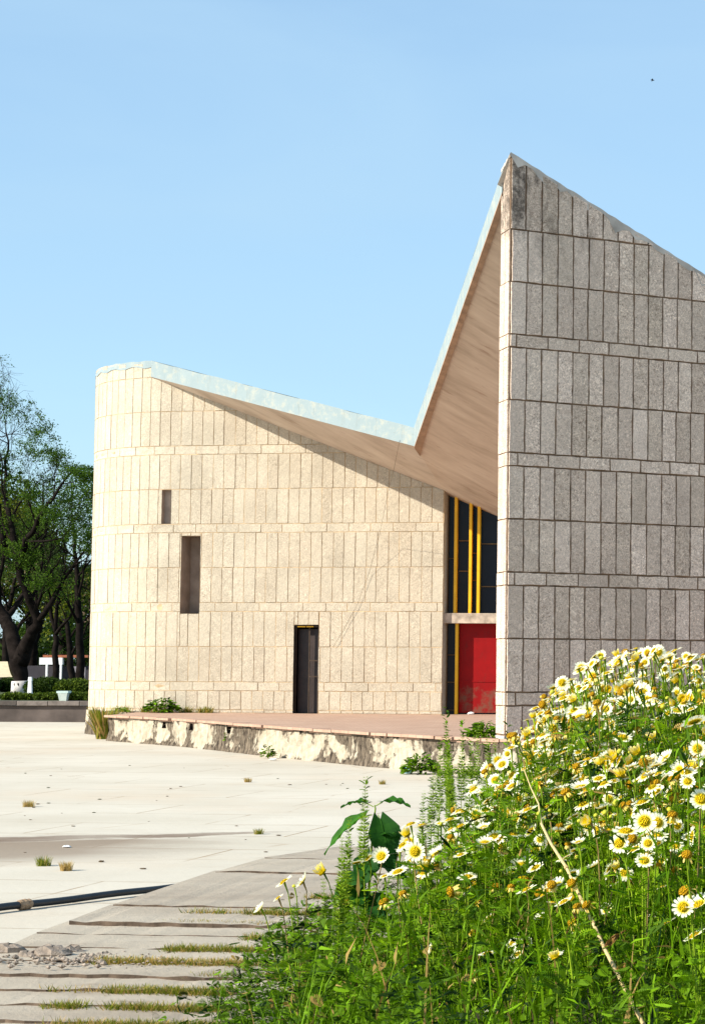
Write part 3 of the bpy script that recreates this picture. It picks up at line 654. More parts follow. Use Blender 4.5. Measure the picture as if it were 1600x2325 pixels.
# ------------------------------------------------------------------ trees
ENV = [(-400, 560), (-100, 720), (-10, 815), (40, 868), (80, 930), (120, 985), (150, 1060), (185, 1075), (260, 1080)]
ENVOFF = [0]
def toohigh(p, dy=0):
    px = PPX+FPX*p.x/p.y; return (CAMZ-(float(np.interp(px, [a for a, b in ENV], [b for a, b in ENV]))+dy+ENVOFF[0]-1508)*p.y/FPX) < p.z
def grow(tb, tips, p, d, L, r, lev, maxlev, rg, up=.08, spread=.55, kids=3, seg=5, wig=.14, mid=True):
    pts = [p.copy()]; rad = [r]; dd = d.copy()
    for i in range(seg):
        dd = (dd+Vector((rg.gauss(0, wig), rg.gauss(0, wig), rg.gauss(0, wig)+up))).normalized()
        if toohigh(pts[-1]+dd*(L/seg)): dd = Vector((dd.x*1.2+.15, dd.y, -abs(dd.z)*.25)).normalized()
        pts.append(pts[-1]+dd*(L/seg)); rad.append(r*(1-.55*(i+1)/seg) if lev < maxlev else r*(1-.8*(i+1)/seg))
    if toohigh(pts[-1], -25): return
    tb.tube(pts, rad, 6 if lev < 2 else (4 if lev < 4 else 3), cap=False)
    if lev >= maxlev-1:
        for q in pts[1:]: tips.append((q.copy(), dd.copy(), lev))
    if lev >= maxlev: return
    for k in range(kids):
        t = 1. if k == 0 else rg.uniform(.35, .95); i = min(seg-1, int(t*seg)); base = lerp(pts[i], pts[i+1], t*seg-i) if t < 1 else pts[-1]
        ang = rg.uniform(0, 2*math.pi); side = dd.cross(Vector((math.cos(ang), math.sin(ang), .2))).normalized()
        nd = (dd*(1-spread*.4)+side*spread*rg.uniform(.6, 1.3)).normalized()
        grow(tb, tips, base, nd, L*rg.uniform(.62, .82), max(.006, rad[i]*(.72 if k == 0 else .55)), lev+1, maxlev, rg, up, spread, kids, seg, wig)
def add_leaves(name, mat, parent, tips, per, size, spread, seed, keep=None, zbias=.0, frac=1.):
    g = np.random.default_rng(seed); P = np.array([t[0] for t in tips])
    if keep is not None: P = P[keep(P)]
    n = len(P)*per; idx = np.repeat(np.arange(len(P)), per)
    if frac < 1: P = P[(np.sin(P[:, 0]*2.1+P[:, 2]*2.7)+np.sin(P[:, 1]*2.3+P[:, 2]*3.9+1)+g.random(len(P))*1.6-.8) > 2-4*frac-.3]; n = len(P)*per; idx = np.repeat(np.arange(len(P)), per)
    clump = g.random(len(P))                     # whole twigs light or dark
    pos = P[idx]+g.normal(size=(n, 3))*np.array([spread, spread, spread*.55])
    X = unit(g.normal(size=(n, 3))+np.array([0, 0, -.2])); Z = unit(g.normal(size=(n, 3))+np.array([0, 0, .7]))
    col = np.stack([np.clip(g.normal(.2, .16, n)+clump[idx]*.55, 0, 1), g.random(n)*.8, g.random(n)], 1)
    s = Scatter(); s.add(leafq, pos, X, Z, size*g.uniform(.6, 1.4, n), col); return s.build(name, mat, parent)
def tree(px, Y, specs, seed, label, leaf, per, size, spread, maxlev=5, r0=.3, wash=False, basepy=None, keep=None, up=.08, kids=3, wig=.14, sp=.55, zg=.56, bark=None, frac=1., envo=240):
    rg = random.Random(seed); b0 = atY(px, 1577, Y); b0.z = zg; ENVOFF[0] = envo
    o = thing('tree', b0, label, 'tree', 'trees in the garden left of the hall'); tb = MB(); tips = []
    for (pts, rads, L) in specs:                                   # hand-laid main limbs, then recursion
        Q = [atY(x, y, Y+dy) for x, y, dy in pts]; fine = []; fr = []
        for i in range(len(Q)-1):
            for j in range(4): fine.append(lerp(Q[i], Q[i+1], j/4)+Vector((rg.gauss(0, .03), rg.gauss(0, .03), 0))); fr.append(rads[i]+(rads[i+1]-rads[i])*j/4)
        fine.append(Q[-1]); fr.append(rads[-1]); tb.tube(fine, fr, 9)
        if L > 0:
            n = len(fine)
            for i in range(n//3, n, 2):
                dd = (fine[min(i+1, n-1)]-fine[max(0, i-1)]).normalized(); ang = rg.uniform(0, 6.28)
                side = dd.cross(Vector((math.cos(ang), math.sin(ang), .1))).normalized(); nd = (dd*.5+side*.8+Vector((0, 0, .25))).normalized()
                grow(tb, tips, fine[i], nd, L*rg.uniform(.7, 1.1), fr[i]*.5, 1, maxlev, rg, up, sp, kids, 5, wig)
            grow(tb, tips, fine[-1], (fine[-1]-fine[-3]).normalized(), L, fr[-1], 1, maxlev, rg, up, sp, kids, 5, wig)
    tr = tb.build('trunk', bark or BARK, o, smooth=True)
    if wash:
        m = MB(); pts, rads, L = specs[0]; Q = [atY(x, y, Y+dy) for x, y, dy in pts]; p0, p1 = Q[0], Q[1]
        m.tube([(p0.x, p0.y, zg-.02), (p0.x-.01, p0.y, zg+.25), (p0.x-.02, p0.y, wash)], [rads[0]*1.35, rads[0]*1.25, rads[0]*1.2], 12); m.build('whitewash', WASH, tr, smooth=True)
    if tips: add_leaves('crown', leaf, o, tips, per, size, spread, seed, keep, 0, frac)
    return o
YT = 80
tree(47, YT, [([(48, 1580, 0), (46, 1530, 0), (44, 1500, 0)], [.27, .27, .34], 0),
              ([(44, 1505, 0), (28, 1440, .5), (4, 1395, 1), (-25, 1330, 1.5), (-60, 1230, 1)], [.32, .26, .22, .18, .12], 2.4),
              ([(46, 1505, 0), (70, 1450, -.3), (88, 1415, -.6), (70, 1365, -1), (45, 1290, -1.2), (22, 1180, -1), (12, 1100, 0)], [.32, .24, .18, .15, .13, .10, .06], 2.5),
              ([(45, 1290, -1.2), (62, 1225, -2), (100, 1160, -3), (140, 1100, -3)], [.13, .10, .07, .04], 1.7),
              ([(10, 1240, 0), (-10, 1120, 1), (-15, 1020, 1), (-20, 960, 0)], [.12, .09, .06, .04], 2.0),
              ([(88, 1415, -.6), (115, 1370, -1), (150, 1310, -1), (185, 1260, -1)], [.12, .10, .07, .04], 1.6)],
     5, 'large spreading tree with forked dark trunk, whitewashed base and thin twigs against the sky', LEAF_T, 8, .07, .085, maxlev=5, wash=atY(47, 1546, YT).z, wig=.17, sp=.8, frac=.25, envo=0)
tree(127, 96, [([(127, 1560, 0), (127, 1490, 0), (126, 1440, 0)], [.16, .13, .12], 0), ([(126, 1440, 0), (112, 1370, 0), (95, 1250, 0)], [.10, .07, .04], 2.3), ([(126, 1440, 0), (135, 1350, 0), (150, 1200, 0)], [.10, .07, .04], 2.3),
               ([(126, 1440, 0), (160, 1400, -2), (185, 1330, -2)], [.08, .05, .03], 2.)], 12,
     'slender tree with upright forked trunk in front of the white pavilion', LEAF_D, 7, .12, .22, maxlev=4, sp=.7)
tree(178, 88, [([(184, 1560, 0), (182, 1450, 0), (176, 1330, 0), (170, 1250, 0), (168, 1200, 0)], [.18, .15, .12, .07, .04], 1.9)], 21,
     'dense dark green tree rising right beside the rounded corner of the hall', LEAF_T, 8, .10, .2, maxlev=4, sp=.75, frac=.55, envo=15)
tree(20, 105, [([(15, 1560, 0), (12, 1470, 0), (20, 1380, 0), (40, 1300, 0)], [.2, .17, .12, .06], 3.), ([(12, 1470, 0), (60, 1400, 0), (95, 1350, 0)], [.1, .08, .05], 2.4)], 31,
     'yellowish green tree glowing behind the fork of the large tree', LEAF_Y, 6, .17, .25, maxlev=4, sp=.8)
tree(165, 112, [([(165, 1560, 0), (160, 1470, 0), (150, 1400, 0)], [.2, .15, .1], 3.)], 41,
     'greyish bare twiggy tree low behind the dark trees near the hall', LEAF_B, 4, .16, .3, maxlev=4, sp=.9)
for k, (px, Y, top, sd, lb) in enumerate(((-90, 125, 1250, 51, 'tall dark tree far off at the left edge'), (70, 135, 1240, 52, 'tall dark tree far behind the large forked tree'), (215, 130, 1180, 53, 'tall dark tree far off half hidden by the hall corner'), (140, 150, 1230, 54, 'farthest dark tree between the slender tree and the hall'))):
    tree(px, Y, [([(px, 1560, 0), (px+5, 1470, 0), (px-5, 1400, 0), (px, top+80, 0)], [.35, .3, .2, .1], 4.2)], sd, lb, LEAF_D, 10, .30, .5, maxlev=4, sp=.95)
cs = [(x, 185+rng.normal(0, 4), rng.uniform(1, 4.2)) for x in np.linspace(-95, -30, 90)]
o = leafcloud('distant_wood', LEAF_D, None, cs, [(1.6, 2., 2.2)]*90, 26000, .55, .6, .3); tag(o, 'dark mass of far-off woodland closing the view between the tree trunks', 'woodland', kind='stuff')
for (px0, px1, py, Y, lb, mt) in ((-60, 32, 1536, 84, 'dark rounded shrub left of the whitewashed trunk', LEAF_D), (75, 146, 1538, 78, 'dark rounded shrubs right of the whitewashed trunk', LEAF_D), (146, 192, 1541, 74, 'lighter green rounded shrub behind the planter box', LEAF_H), (185, 235, 1545, 75, 'green rounded shrub touching the corner of the hall', LEAF_H)):
    a, b_ = atY(px0, py, Y), atY(px1, py, Y); o = thing('shrub', ((a.x+b_.x)/2, Y, .56), lb, 'shrub', 'shrubs under the garden trees')
    nx = max(3, int((b_.x-a.x)/.45)); cs = []; rd = []
    for i in range(nx):
        f = (i+.5)/nx; h = (a.z-.56)*(.75+.25*math.sin(math.pi*f)); cs.append((a.x+f*(b_.x-a.x), Y+rng.normal(0, .2), .56+h*.48)); rd.append((.42, .45, h*.52))
    leafcloud('foliage', mt, o, cs, rd, 9000, .085, .8, .7)
    for q in cs: m = MB(); m.tube([(q[0], q[1], .5), (q[0], q[1], q[2]+.1)], .04); m.build('stem', BARK, o)

# ------------------------------------------------------------------ stepped slabs
joints = [1921, 1947, 1976, 2052, 2090, 2118, 2147, 2176, 2205, 2236, 2271, 2309, 2350, 2400, 2460, 2540]
leftx = [(1921, 775), (1947, 600), (1976, 488), (2052, 255), (2090, 155), (2118, 80), (2147, 15), (2176, -40), (2205, -200), (2236, -260), (2271, -320), (2309, -380), (2350, -420), (2400, -450), (2460, -500), (2540, -560)]
slope = .018; ZS = .10; DROP = np.cumsum([0, .006, .015, .012, .026, .004, .009, .012, .018, .016, .012, .015, .01, .012, .012, .01])
st = MB(); rr = random.Random(6); gaps = []
for i in range(len(joints)-1):
    y0, y1 = joints[i], joints[i+1]; zt = ZS+.13-DROP[i]; xl0, xl1 = leftx[i][1], leftx[i+1][1]
    g = .034 if i > 2 else .014
    ptsT = []; NX = 44
    for j in range(NX+1):
        f = j/NX; X = lerp(Vector((xl0, 0)), Vector((1750, 0)), f).x; ptsT.append(onZ(X, y0+slope*(X-xl0), zt)+Vector((0, -g*.5+rr.uniform(-.012, .012), rr.uniform(-.003, .003))))
    ptsB = []
    for j in range(NX+1):
        f = j/NX; X = lerp(Vector((xl1, 0)), Vector((1750, 0)), f).x; ptsB.append(onZ(X, y1+slope*(X-xl1), zt)+Vector((0, g*.5+rr.uniform(-.02, .02), -abs(rr.gauss(0, .005)))))
    for j in range(NX):
        a, b_, c_, d_ = ptsB[j], ptsB[j+1], ptsT[j+1], ptsT[j]; col = (rr.random(),)*3 if j == 0 else col; dz = Vector((0, 0, -zt+.0))
        st.face([a, b_, c_, d_], col); st.face([a+dz, b_+dz, b_, a], col, 1); st.face([d_, c_, c_+dz, d_+dz], col)
    st.face([ptsB[0], ptsT[0], ptsT[0]+dz, ptsB[0]+dz], col)
    gaps.append((y1, xl1, zt, ptsB))
tag(st.build('steps', [SLAB, simple('dirty_step_riser', (.10, .07, .05), .95, .6, 14)]), kind='structure')
so2 = MB(); q = [onZ(775, 1930, 0.03), onZ(1750, 1945, .03), onZ(1750, 2600, .03), onZ(-400, 2600, .03), onZ(-250, 2205, .03), onZ(40, 2155, .03), onZ(200, 2095, .03), onZ(520, 1985, .03)]
so2.face(q); tag(so2.build('joint_soil', simple('dark_joint_soil', (.06, .042, .03), .95, .4, 9)), kind='structure')
# grass in the joints
blade = (np.array([[0, -.06, 0], [0, .06, 0], [.15, .04, .55], [.15, -.04, .55], [.5, .005, 1.], [.5, -.005, 1.]]), np.array([[0, 1, 2, 3], [3, 2, 4, 5]]))
def grass_patch(s, P, h, g, browny=.3, wid=1.):
    n = len(P); an = g.uniform(0, 2*np.pi, n); X = np.stack([np.cos(an), np.sin(an), np.zeros(n)], 1); Z = unit(np.stack([g.normal(0, .35, n), g.normal(0, .35, n), np.ones(n)], 1))
    col = np.stack([g.random(n), np.where(g.random(n) < browny, .97, .2), g.random(n)], 1)
    s.add(blade, P, X, Z, h*g.uniform(.5, 1.3, n), col)
g = np.random.default_rng(3); s = Scatter()
ranges = {3: [(420, 560, .3, .5), (560, 800, 1, .3)], 4: [(380, 640, .6, .55), (640, 1000, 1.2, .25)], 5: [(560, 1000, .8, .3)], 6: [(380, 1000, 1.3, .25)], 7: [(210, 560, 1.3, .6), (560, 1000, 1.2, .4)], 8: [(440, 1000, .5, .45)],
          9: [(250, 520, 1.5, .3), (100, 250, .15, .6)], 10: [(110, 190, 1., .15), (240, 520, .9, .3)], 11: [(100, 260, .4, .5), (230, 560, 1., .3)], 2: [(700, 900, .5, .3)]}
for gi, rs_ in ranges.items():
    y1, xl1, zt, pb_ = gaps[gi]
    for (x0, x1, dens, br_) in rs_:
        n = int((x1-x0)*14*dens); X = g.uniform(x0, x1, n); keepn = (np.sin(X*.05+gi)*.5+np.sin(X*.13+gi*2)*.5+g.random(n)*1.2) > -.1; X = X[keepn]
        P = np.array([tuple(onZ(x, y1+slope*(x-xl1), zt-.06)) for x in X]); P[:, 1] += g.normal(0, .013+.010*dens, len(P)); grass_patch(s, P, .075, g, br_)
tag(s.build('joint_grass', GRASS), 'short yellowish grass growing in the joints between the concrete steps', 'grass', kind='stuff')
# rubble
def rock(name, P, r, sd, mat, label, group, cat='stone', flat=.6):
    rg = np.random.default_rng(sd); n = 9; m = MB(); V = []
    for i in range(7):
        ph = math.pi*(i/6)
        for j in range(n):
            th = 2*math.pi*j/n; k = r*(1+rg.normal(0, .16)); V.append((P[0]+k*math.sin(ph)*math.cos(th)*1.3, P[1]+k*math.sin(ph)*math.sin(th), P[2]+r*flat*.8+k*flat*math.cos(ph)))
    m.raw(V, [(i*n+j, i*n+(j+1) % n, (i+1)*n+(j+1) % n, (i+1)*n+j) for i in range(6) for j in range(n)]); o = m.build(name, mat)
    # origin at base
    me = o.data; me.transform(Matrix.Translation((-P[0], -P[1], -P[2]))); o.location = P; return tag(o, label, cat, group)
RUB = simple('broken_concrete', (.23, .185, .15), .95, .5, 14, bump=.6)
gm = MB(); g2 = random.Random(14)
for i in range(150):
    x = g2.uniform(-10, 420); y = 2170+g2.gauss(6, 8)+x*.012; P = onZ(x, y, ZS+.06); r = g2.uniform(.004, .014)*(1.4 if x < 250 else .8)
    V = [(P.x+r*a*g2.uniform(.7, 1.3), P.y+r*b*g2.uniform(.7, 1.3), P.z+r*c*g2.uniform(.5, 1)) for a, b, c in ((1.3, 0, 0), (0, 1, 0), (-1.3, 0, 0), (0, -1, 0), (0, 0, 1), (0, 0, -1))]
    gm.raw(V, [(0, 1, 4), (1, 2, 4), (2, 3, 4), (3, 0, 4), (1, 0, 5), (2, 1, 5), (3, 2, 5), (0, 3, 5)])
tag(gm.build('gravel', RUB), 'loose crumbs of broken concrete along the crumbled step joint', 'rubble', kind='stuff')
for i, (x, y, r, lb) in enumerate(((20, 2172, .085, 'dark-edged broken lump at the left end of the crumbled joint'), (62, 2180, .06, 'small broken lump left of the pale lump in the crumbled joint'), (118, 2180, .10, 'pale broken lump, largest in the crumbled joint'), (160, 2172, .07, 'broken lump just right of the large pale one'), (200, 2190, .05, 'small dark lump on the lower side of the crumbled joint'), (232, 2178, .045, 'last small lump before the dry grass in the joint'))):
    rock('broken_stone', onZ(x, y, ZS+.03), r*.72, 60+i, RUB, lb, 'broken lumps in the step joint')
# pipe with cloth wrapping
pA, pB = onZ(-60, 2070, .03), onZ(430, 2010, .03); o = thing('pipe', lerp(pA, pB, .5), 'black plastic pipe lying across the plaza at the edge of the steps', 'pipe')
pts = [lerp(pA, pB, i/14)+Vector((0, .012*math.sin(i*.5), .004+.003*math.sin(i*.9))) for i in range(15)]
m = MB(); m.tube(pts, [.026-.0002*i for i in range(15)], 10); m.build('tube', PIPE, o, smooth=True)
wp = onZ(73, 2052, .035); wp = min(pts, key=lambda q: (q-wp).length); d = (pB-pA).normalized(); m = MB()
m.tube([wp+d*k*.018 for k in range(-3, 4)], [.031, .037, .034, .04, .034, .038, .030], 9); m.build('cloth_wrapping', simple('brown_cloth', (.28, .19, .12), .95, .4, 40), o)

# ------------------------------------------------------------------ flower bed
def sm(x): x = np.clip(x, 0, 1); return x*x*(3-2*x)
def zbed(X, Y): return .06+.46*sm((np.asarray(X)+1.75)/1.5)*sm((11.-np.asarray(Y))/3.5)*(sm((np.asarray(Y)-2.6)/2.0))
bm_ = MB(); xs = np.linspace(-3.0, 3.2, 40); ys = np.linspace(2.8, 13.5, 50)
def edgeL(Y): return -2.35+.10*(Y-10)*(1 if Y > 10 else -.8)
for i in range(39):
    for j in range(49):
        Xm, Ym = xs[i], ys[j]
        if Xm < (-1.55 if Ym < 8.6 else -2.15 if Ym < 11.6 else -1.4): continue
        if Ym > 12.2 and Xm < -.9: continue
        bm_.face([(a, b, .04+float(zbed(a, b))+.03*math.sin(a*7+b*5)) for a, b in ((xs[i], ys[j]), (xs[i+1], ys[j]), (xs[i+1], ys[j+1]), (xs[i], ys[j+1]))])
tag(bm_.build('flower_bed', simple('dark_bed_soil', (.030, .028, .012), .95, .4, 5), smooth=True), kind='structure')
def feather(n=6, w=.34):
    V = []; F = []; V += [(0, -.012, 0), (0, .012, 0), (1, .006, -.12), (1, -.006, -.12)]; F.append((0, 1, 2, 3))
    for i in range(n):
        x = .18+.8*i/n; L = w*math.sin(math.pi*(.2+.75*i/n)); z = -.12*x*x
        for sy in (-1, 1):
            b = len(V); V += [(x, 0, z), (x+.06+L*.2, sy*L*.45, z+.03), (x+.08+L*.5, sy*L, z), (x+.0+L*.22, sy*L*.6, z-.02)]; F.append((b, b+1, b+2, b+3))
    return (np.array(V), np.array(F))
FEA = feather(); FEA2 = feather(8, .42)
oval = (np.array([[0, 0, 0], [.3, -.17, .05], [.75, -.13, .03], [1, 0, -.08], [.75, .13, .03], [.3, .17, .05], [.5, 0, -.03]]), np.array([[0, 1, 6, 5], [1, 2, 3, 6], [6, 3, 4, 5]]))
lance = (np.array([[0, 0, 0], [.35, -.07, .03], [1, 0, -.25], [.35, .07, .03]]), np.array([[0, 1, 2, 3]]))
# outline of the flowering mass as the heights its plants reach: (direction px, top py)
OUT = [(500, 2215), (560, 2160), (610, 2080), (680, 2010), (740, 1985), (800, 1930), (900, 1900), (950, 1870), (1010, 1850), (1080, 1760), (1130, 1700), (1180, 1640), (1230, 1575), (1290, 1530), (1350, 1480), (1420, 1468), (1500, 1470), (1600, 1480), (1900, 1490)]
LOUT = [(500, 2235), (600, 2120), (700, 2070), (800, 2025), (900, 2010), (1000, 1975), (1060, 1940), (1120, 1890), (1200, 1830), (1300, 1790), (1600, 1760), (1900, 1760)]
MOUT = [(500, 2235), (700, 2060), (900, 1990), (1000, 1930), (1060, 1870), (1120, 1800), (1200, 1720), (1300, 1650), (1400, 1610), (1600, 1600), (1900, 1600)]
def outy(px): return float(np.interp(px, [a for a, b in OUT], [b for a, b in OUT]))
def petals_mesh(name, kind, seed):
    g = random.Random(seed); m = MB(); n = g.choice((15, 16, 17, 18)); 
    for i in range(n):
        a = 2*math.pi*i/n+g.uniform(-.07, .07); L = g.uniform(.9, 1.05); wd = .135
        if kind == 'wither' and g.random() < .35: continue
        lift = {'open': g.uniform(.0, .18), 'cup': g.uniform(.4, .7), 'reflex': g.uniform(-.55, -.2), 'wither': g.uniform(-1.4, -.6), 'young': g.uniform(.9, 1.2)}[kind]
        if kind == 'wither': L *= .75; wd = .09
        rows = []
        for t in (.0, .35, .75, 1.):
            r = .26+(L-.26)*t; z = (r-.26)*math.tan(lift*.8)*(.6+.5*t) if abs(lift) < 1.1 else (r-.26)*lift
            if abs(lift) >= .9: r = .26+(r-.26)*.45
            wv = wd*(.45, .8, 1., .55)[int(t*3.01)] if t < 1 else wd*.55
            rows.append((r, z-.03*t, wv))
        tw = g.uniform(-.12, .12)
        V = []
        for (r, z, wv) in rows:
            for sgn in (-1, 0, 1): V.append((math.cos(a)*r-math.sin(a)*wv*sgn, math.sin(a)*r+math.cos(a)*wv*sgn, z+(-.03 if sgn == 0 else .0)+tw*wv*sgn))
        V[-2] = tuple(np.array(V[-2])-np.array((math.cos(a), math.sin(a), 0))*.05)
        m.raw(V, [(r*3+c, r*3+c+1, r*3+c+4, r*3+c+3) for r in range(3) for c in range(2)], (g.random(), g.random(), .5))
    me_o = m.build(name, WITHER if kind == 'wither' else PETAL, None, smooth=True); me = me_o.data; bpy.data.objects.remove(me_o); return me
def disc_mesh(name, r, h, mat, n=12):
    m = MB(); V = [(0, 0, h)]; 
    rings = [(.35, .95), (.7, .75), (.95, .3), (.98, -.25), (.55, -.75)]
    for rr_, zz in rings:
        for j in range(n): th = 2*math.pi*j/n; V.append((r*rr_*math.cos(th), r*rr_*math.sin(th), h*zz))
    F = [(0, 1+j, 1+(j+1) % n) for j in range(n)]+[(1+i*n+j, 1+(i+1)*n+j, 1+(i+1)*n+(j+1) % n, 1+i*n+(j+1) % n) for i in range(len(rings)-1) for j in range(n)]
    m.raw(V, F); o = m.build(name, mat, None, smooth=True); me = o.data; bpy.data.objects.remove(o); return me
PM = {k: [petals_mesh('petals', k, i*7+j) for j in range(4)] for i, k in enumerate(('open', 'cup', 'reflex', 'wither', 'young'))}
DM = disc_mesh('disc', .42, .16, DISC); DMO = disc_mesh('disc', .48, .32, DISCO); BUD = disc_mesh('bud', .28, .24, simple('bud_yellow_green', (.42, .42, .03), .7, .3, 6))
def head(parent, pos, nrm, kind, R, rg):
    if kind == 'bud':
        o = bpy.data.objects.new('flower_bud', BUD)
    else: o = bpy.data.objects.new('flower_head', rg.choice(PM[kind]))
    link(o, parent); o.location = Vector(pos)-parent.location; q = Vector(nrm).to_track_quat('Z', 'Y'); o.rotation_mode = 'QUATERNION'
    from mathutils import Quaternion
    o.rotation_quaternion = q @ Quaternion((0, 0, 1), rg.uniform(0, 6.28)); o.scale = (R,)*3
    if kind != 'bud':
        d = bpy.data.objects.new('disc', DMO if kind == 'wither' else DM); link(d, o); d.location = (0, 0, .03 if kind != 'young' else .1)
        d.scale = (1, 1, 1)
    else: pass
    return o
def rvec(rg, s=1.): return Vector((rg.gauss(0, s), rg.gauss(0, s), rg.gauss(0, s)))
def daisy_plant(base, tops, seed, label, group, R=.027, leafy=1., facing=None, kinds=None, name='daisy_plant'):
    """base point, list of head positions"""
    rg = random.Random(seed); g = np.random.default_rng(seed); base = Vector(base)
    o = thing(name, base, label, 'flowering plant', group); sb = MB(); LP = []; LD = []
    ctr = sum((Vector(t) for t in tops), Vector())/len(tops); fork = lerp(base, ctr, .42)+Vector((rg.uniform(-.02, .02), rg.uniform(-.02, .02), 0))
    sb.tube([base, lerp(base, fork, .5)+rvec(rg, .01), fork], [.0045, .004, .0035], 5, (rg.uniform(.2, .7), .2, .5), cap=False)
    for k, t in enumerate(tops):
        t = Vector(t); s0 = lerp(base, fork, rg.uniform(.6, 1.)); nrm = Vector((-.36, -.10, .92))+rvec(rg, .24)
        u = rg.random()
        if u < .13: nrm = Vector((-.25, -1, .35))+rvec(rg, .2)
        elif u < .2: nrm = Vector((-.9, -.2, .3))+rvec(rg, .2)
        if facing and k in facing: nrm = Vector(facing[k])
        nrm.normalize()
        c1 = lerp(s0, t, .5)+Vector((rg.gauss(0, .025), rg.gauss(0, .025), -.03)); c2 = t-nrm*.05
        pts = []
        for i in range(7):
            f = i/6; a = (1-f)**3; b = 3*f*(1-f)**2; c = 3*f*f*(1-f); d = f**3; pts.append(s0*a+c1*b+c2*c+t*d)
        cl = (min(1, max(0, rg.gauss(.45, .25))), .2 if rg.random() > .06 else .97, .5)
        kd = (kinds[k] if kinds and k in kinds else rg.choices(('open', 'cup', 'reflex', 'wither', 'young', 'bud'), (36, 15, 9, 20, 9, 11))[0])
        rad = [.0030, .0027, .0024, .0022, .0020, .0020, .0045 if kd != 'bud' else .003]
        sb.tube(pts, rad, 5, cl, cap=False)
        R_k = R*rg.uniform(.66, 1.18); head(o, t+nrm*.002, nrm, kd, R_k*(1 if kd != 'bud' else .95), rg)
        for i in range(1, 5):
            for _ in range(rg.choice((1, 2, 2)) if leafy > .5 else 1):
                LP.append(pts[i]+rvec(rg, .004)); LD.append(Vector((rg.gauss(0, 1), rg.gauss(0, 1), rg.uniform(.1, .9))).normalized())
    for i in range(int(26*leafy)):
        f = rg.uniform(.15, 1.05); LP.append(lerp(base, ctr, f*.75)+rvec(rg, .012)); LD.append(Vector((rg.gauss(0, 1), rg.gauss(0, 1), rg.uniform(-.1, .7))).normalized())
    sb.build('stem', STEM, o, smooth=True)
    n = len(LP); P = np.array([tuple(p) for p in LP]); X = np.array([tuple(d) for d in LD]); Z = unit(g.normal(size=(n, 3))*.4+np.array([0, 0, 1.])); s = Scatter()
    col = np.stack([np.clip(g.normal(.5, .25, n), 0, 1), g.random(n)*.8, g.random(n)], 1); s.add(FEA, P, X, Z, g.uniform(.035, .075, n), col); s.build('leaves', LEAF_F, o)
    return o
GRP = 'white and yellow daisies in the foreground bed'
bands = ['daisy plant atop the flowering mass, before the grey wall', 'daisy plant halfway up the dense flowering mass', 'daisy plant in the lower fringe of the flowering mass', 'daisy plant on the left slope of the flowering mass', 'daisy plant beside the dry stalk', 'daisy plant between the spike weeds and the dry stalk']
rg = random.Random(77); cnt = 0; LIM = 62
def try_head(px, py, Y): return atY(px, py, Y)
# rows of plants: (count, px range, depth range, head drop range below the outline, label index)
rows_ = [(17, (1215, 1700), (8.4, 9.6), (5, 110), 0), (18, (1130, 1690), (7.5, 8.5), (90, 260), 1), (14, (1330, 1690), (6.8, 7.5), (230, 430), 1), (7, (1180, 1660), (6.3, 6.8), (400, 640), 2), (11, (1070, 1330), (7.8, 9.2), (10, 240), 3), (9, (1100, 1420), (7.0, 7.9), (190, 380), 4), (7, (900, 1130), (7.3, 8.2), (15, 130), 5), (9, (1150, 1600), (6.3, 6.9), (350, 540), 2)]
for (cnt_, xr, yr, dr_, li) in rows_:
    for i in range(cnt_):
        px = xr[0]+(xr[1]-xr[0])*(i+rg.uniform(.2, .8))/cnt_; Y = rg.uniform(*yr); heads = []
        nh = rg.choice((18, 20, 22)) if li == 0 else rg.choice((16, 17, 19)) if li == 1 else rg.choice((13, 14, 15)) if li == 3 else 9 if li == 1 else rg.choice((5, 6, 7))
        if li == 2: nh = rg.choice((4, 5, 6))
        for k in range(nh):
            hx = px+rg.gauss(0, 55); hy = outy(hx)+rg.uniform(*dr_); heads.append(atY(hx, hy, Y+rg.gauss(0, .12)))
        bx = px+rg.uniform(10, 60); X = (bx-PPX)/FPX*Y; base = (X, Y, float(zbed(X, Y))+.03)
        zone = ('left end', 'middle', 'right end')[min(2, int(3*(px-xr[0])/(xr[1]-xr[0]+1)))]
        daisy_plant(base, heads, 1000+cnt, bands[li]+', '+zone, GRP, R=.0315); cnt += 1
# plants one can single out
def single(heads, Y, base_px, label, seed, R=.033, facing=None, kinds=None, leafy=.7):
    X = (base_px-PPX)/FPX*Y; return daisy_plant((X, Y, float(zbed(X, Y))+.03), [atY(x, y, Y+dy) for x, y, dy in heads], seed, label, GRP, R, leafy, facing, kinds)
S = (-.6, -.15, .8)
single([(592, 2064, 0), (632, 2040, .05), (645, 2003, 0), (688, 2003, .1), (668, 2013, .1)], 7.6, 730, 'leftmost daisy plant leaning over the grey steps', 1, .034, {0: (-.75, -.25, .6), 1: S, 2: S, 3: (-.8, -.1, .6)}, {0: 'cup', 1: 'open', 2: 'open', 3: 'cup', 4: 'bud'})
single([(735, 1983, 0), (785, 2050, .1), (810, 1960, 0), (838, 1950, .1), (866, 1945, 0)], 7.9, 800, 'daisy plant in front of the broad-leaved sapling', 2, .034, None, {0: 'young', 1: 'wither', 2: 'open', 3: 'cup', 4: 'cup'})
single([(903, 1980, 0), (915, 2030, -.1), (872, 2050, .1)], 7.0, 900, 'daisy plant with one open bloom and a fading orange one, under the sapling', 3, .035, {0: (-.3, -.3, .9)}, {0: 'open', 1: 'wither', 2: 'wither'})
single([(932, 1873, 0), (958, 1876, .1), (935, 1948, 0), (970, 1950, .1), (990, 1942, 0)], 7.6, 985, 'daisy plant just right of the broad-leaved sapling', 4, .035, None, {0: 'open', 1: 'open', 2: 'open', 3: 'cup', 4: 'cup'})
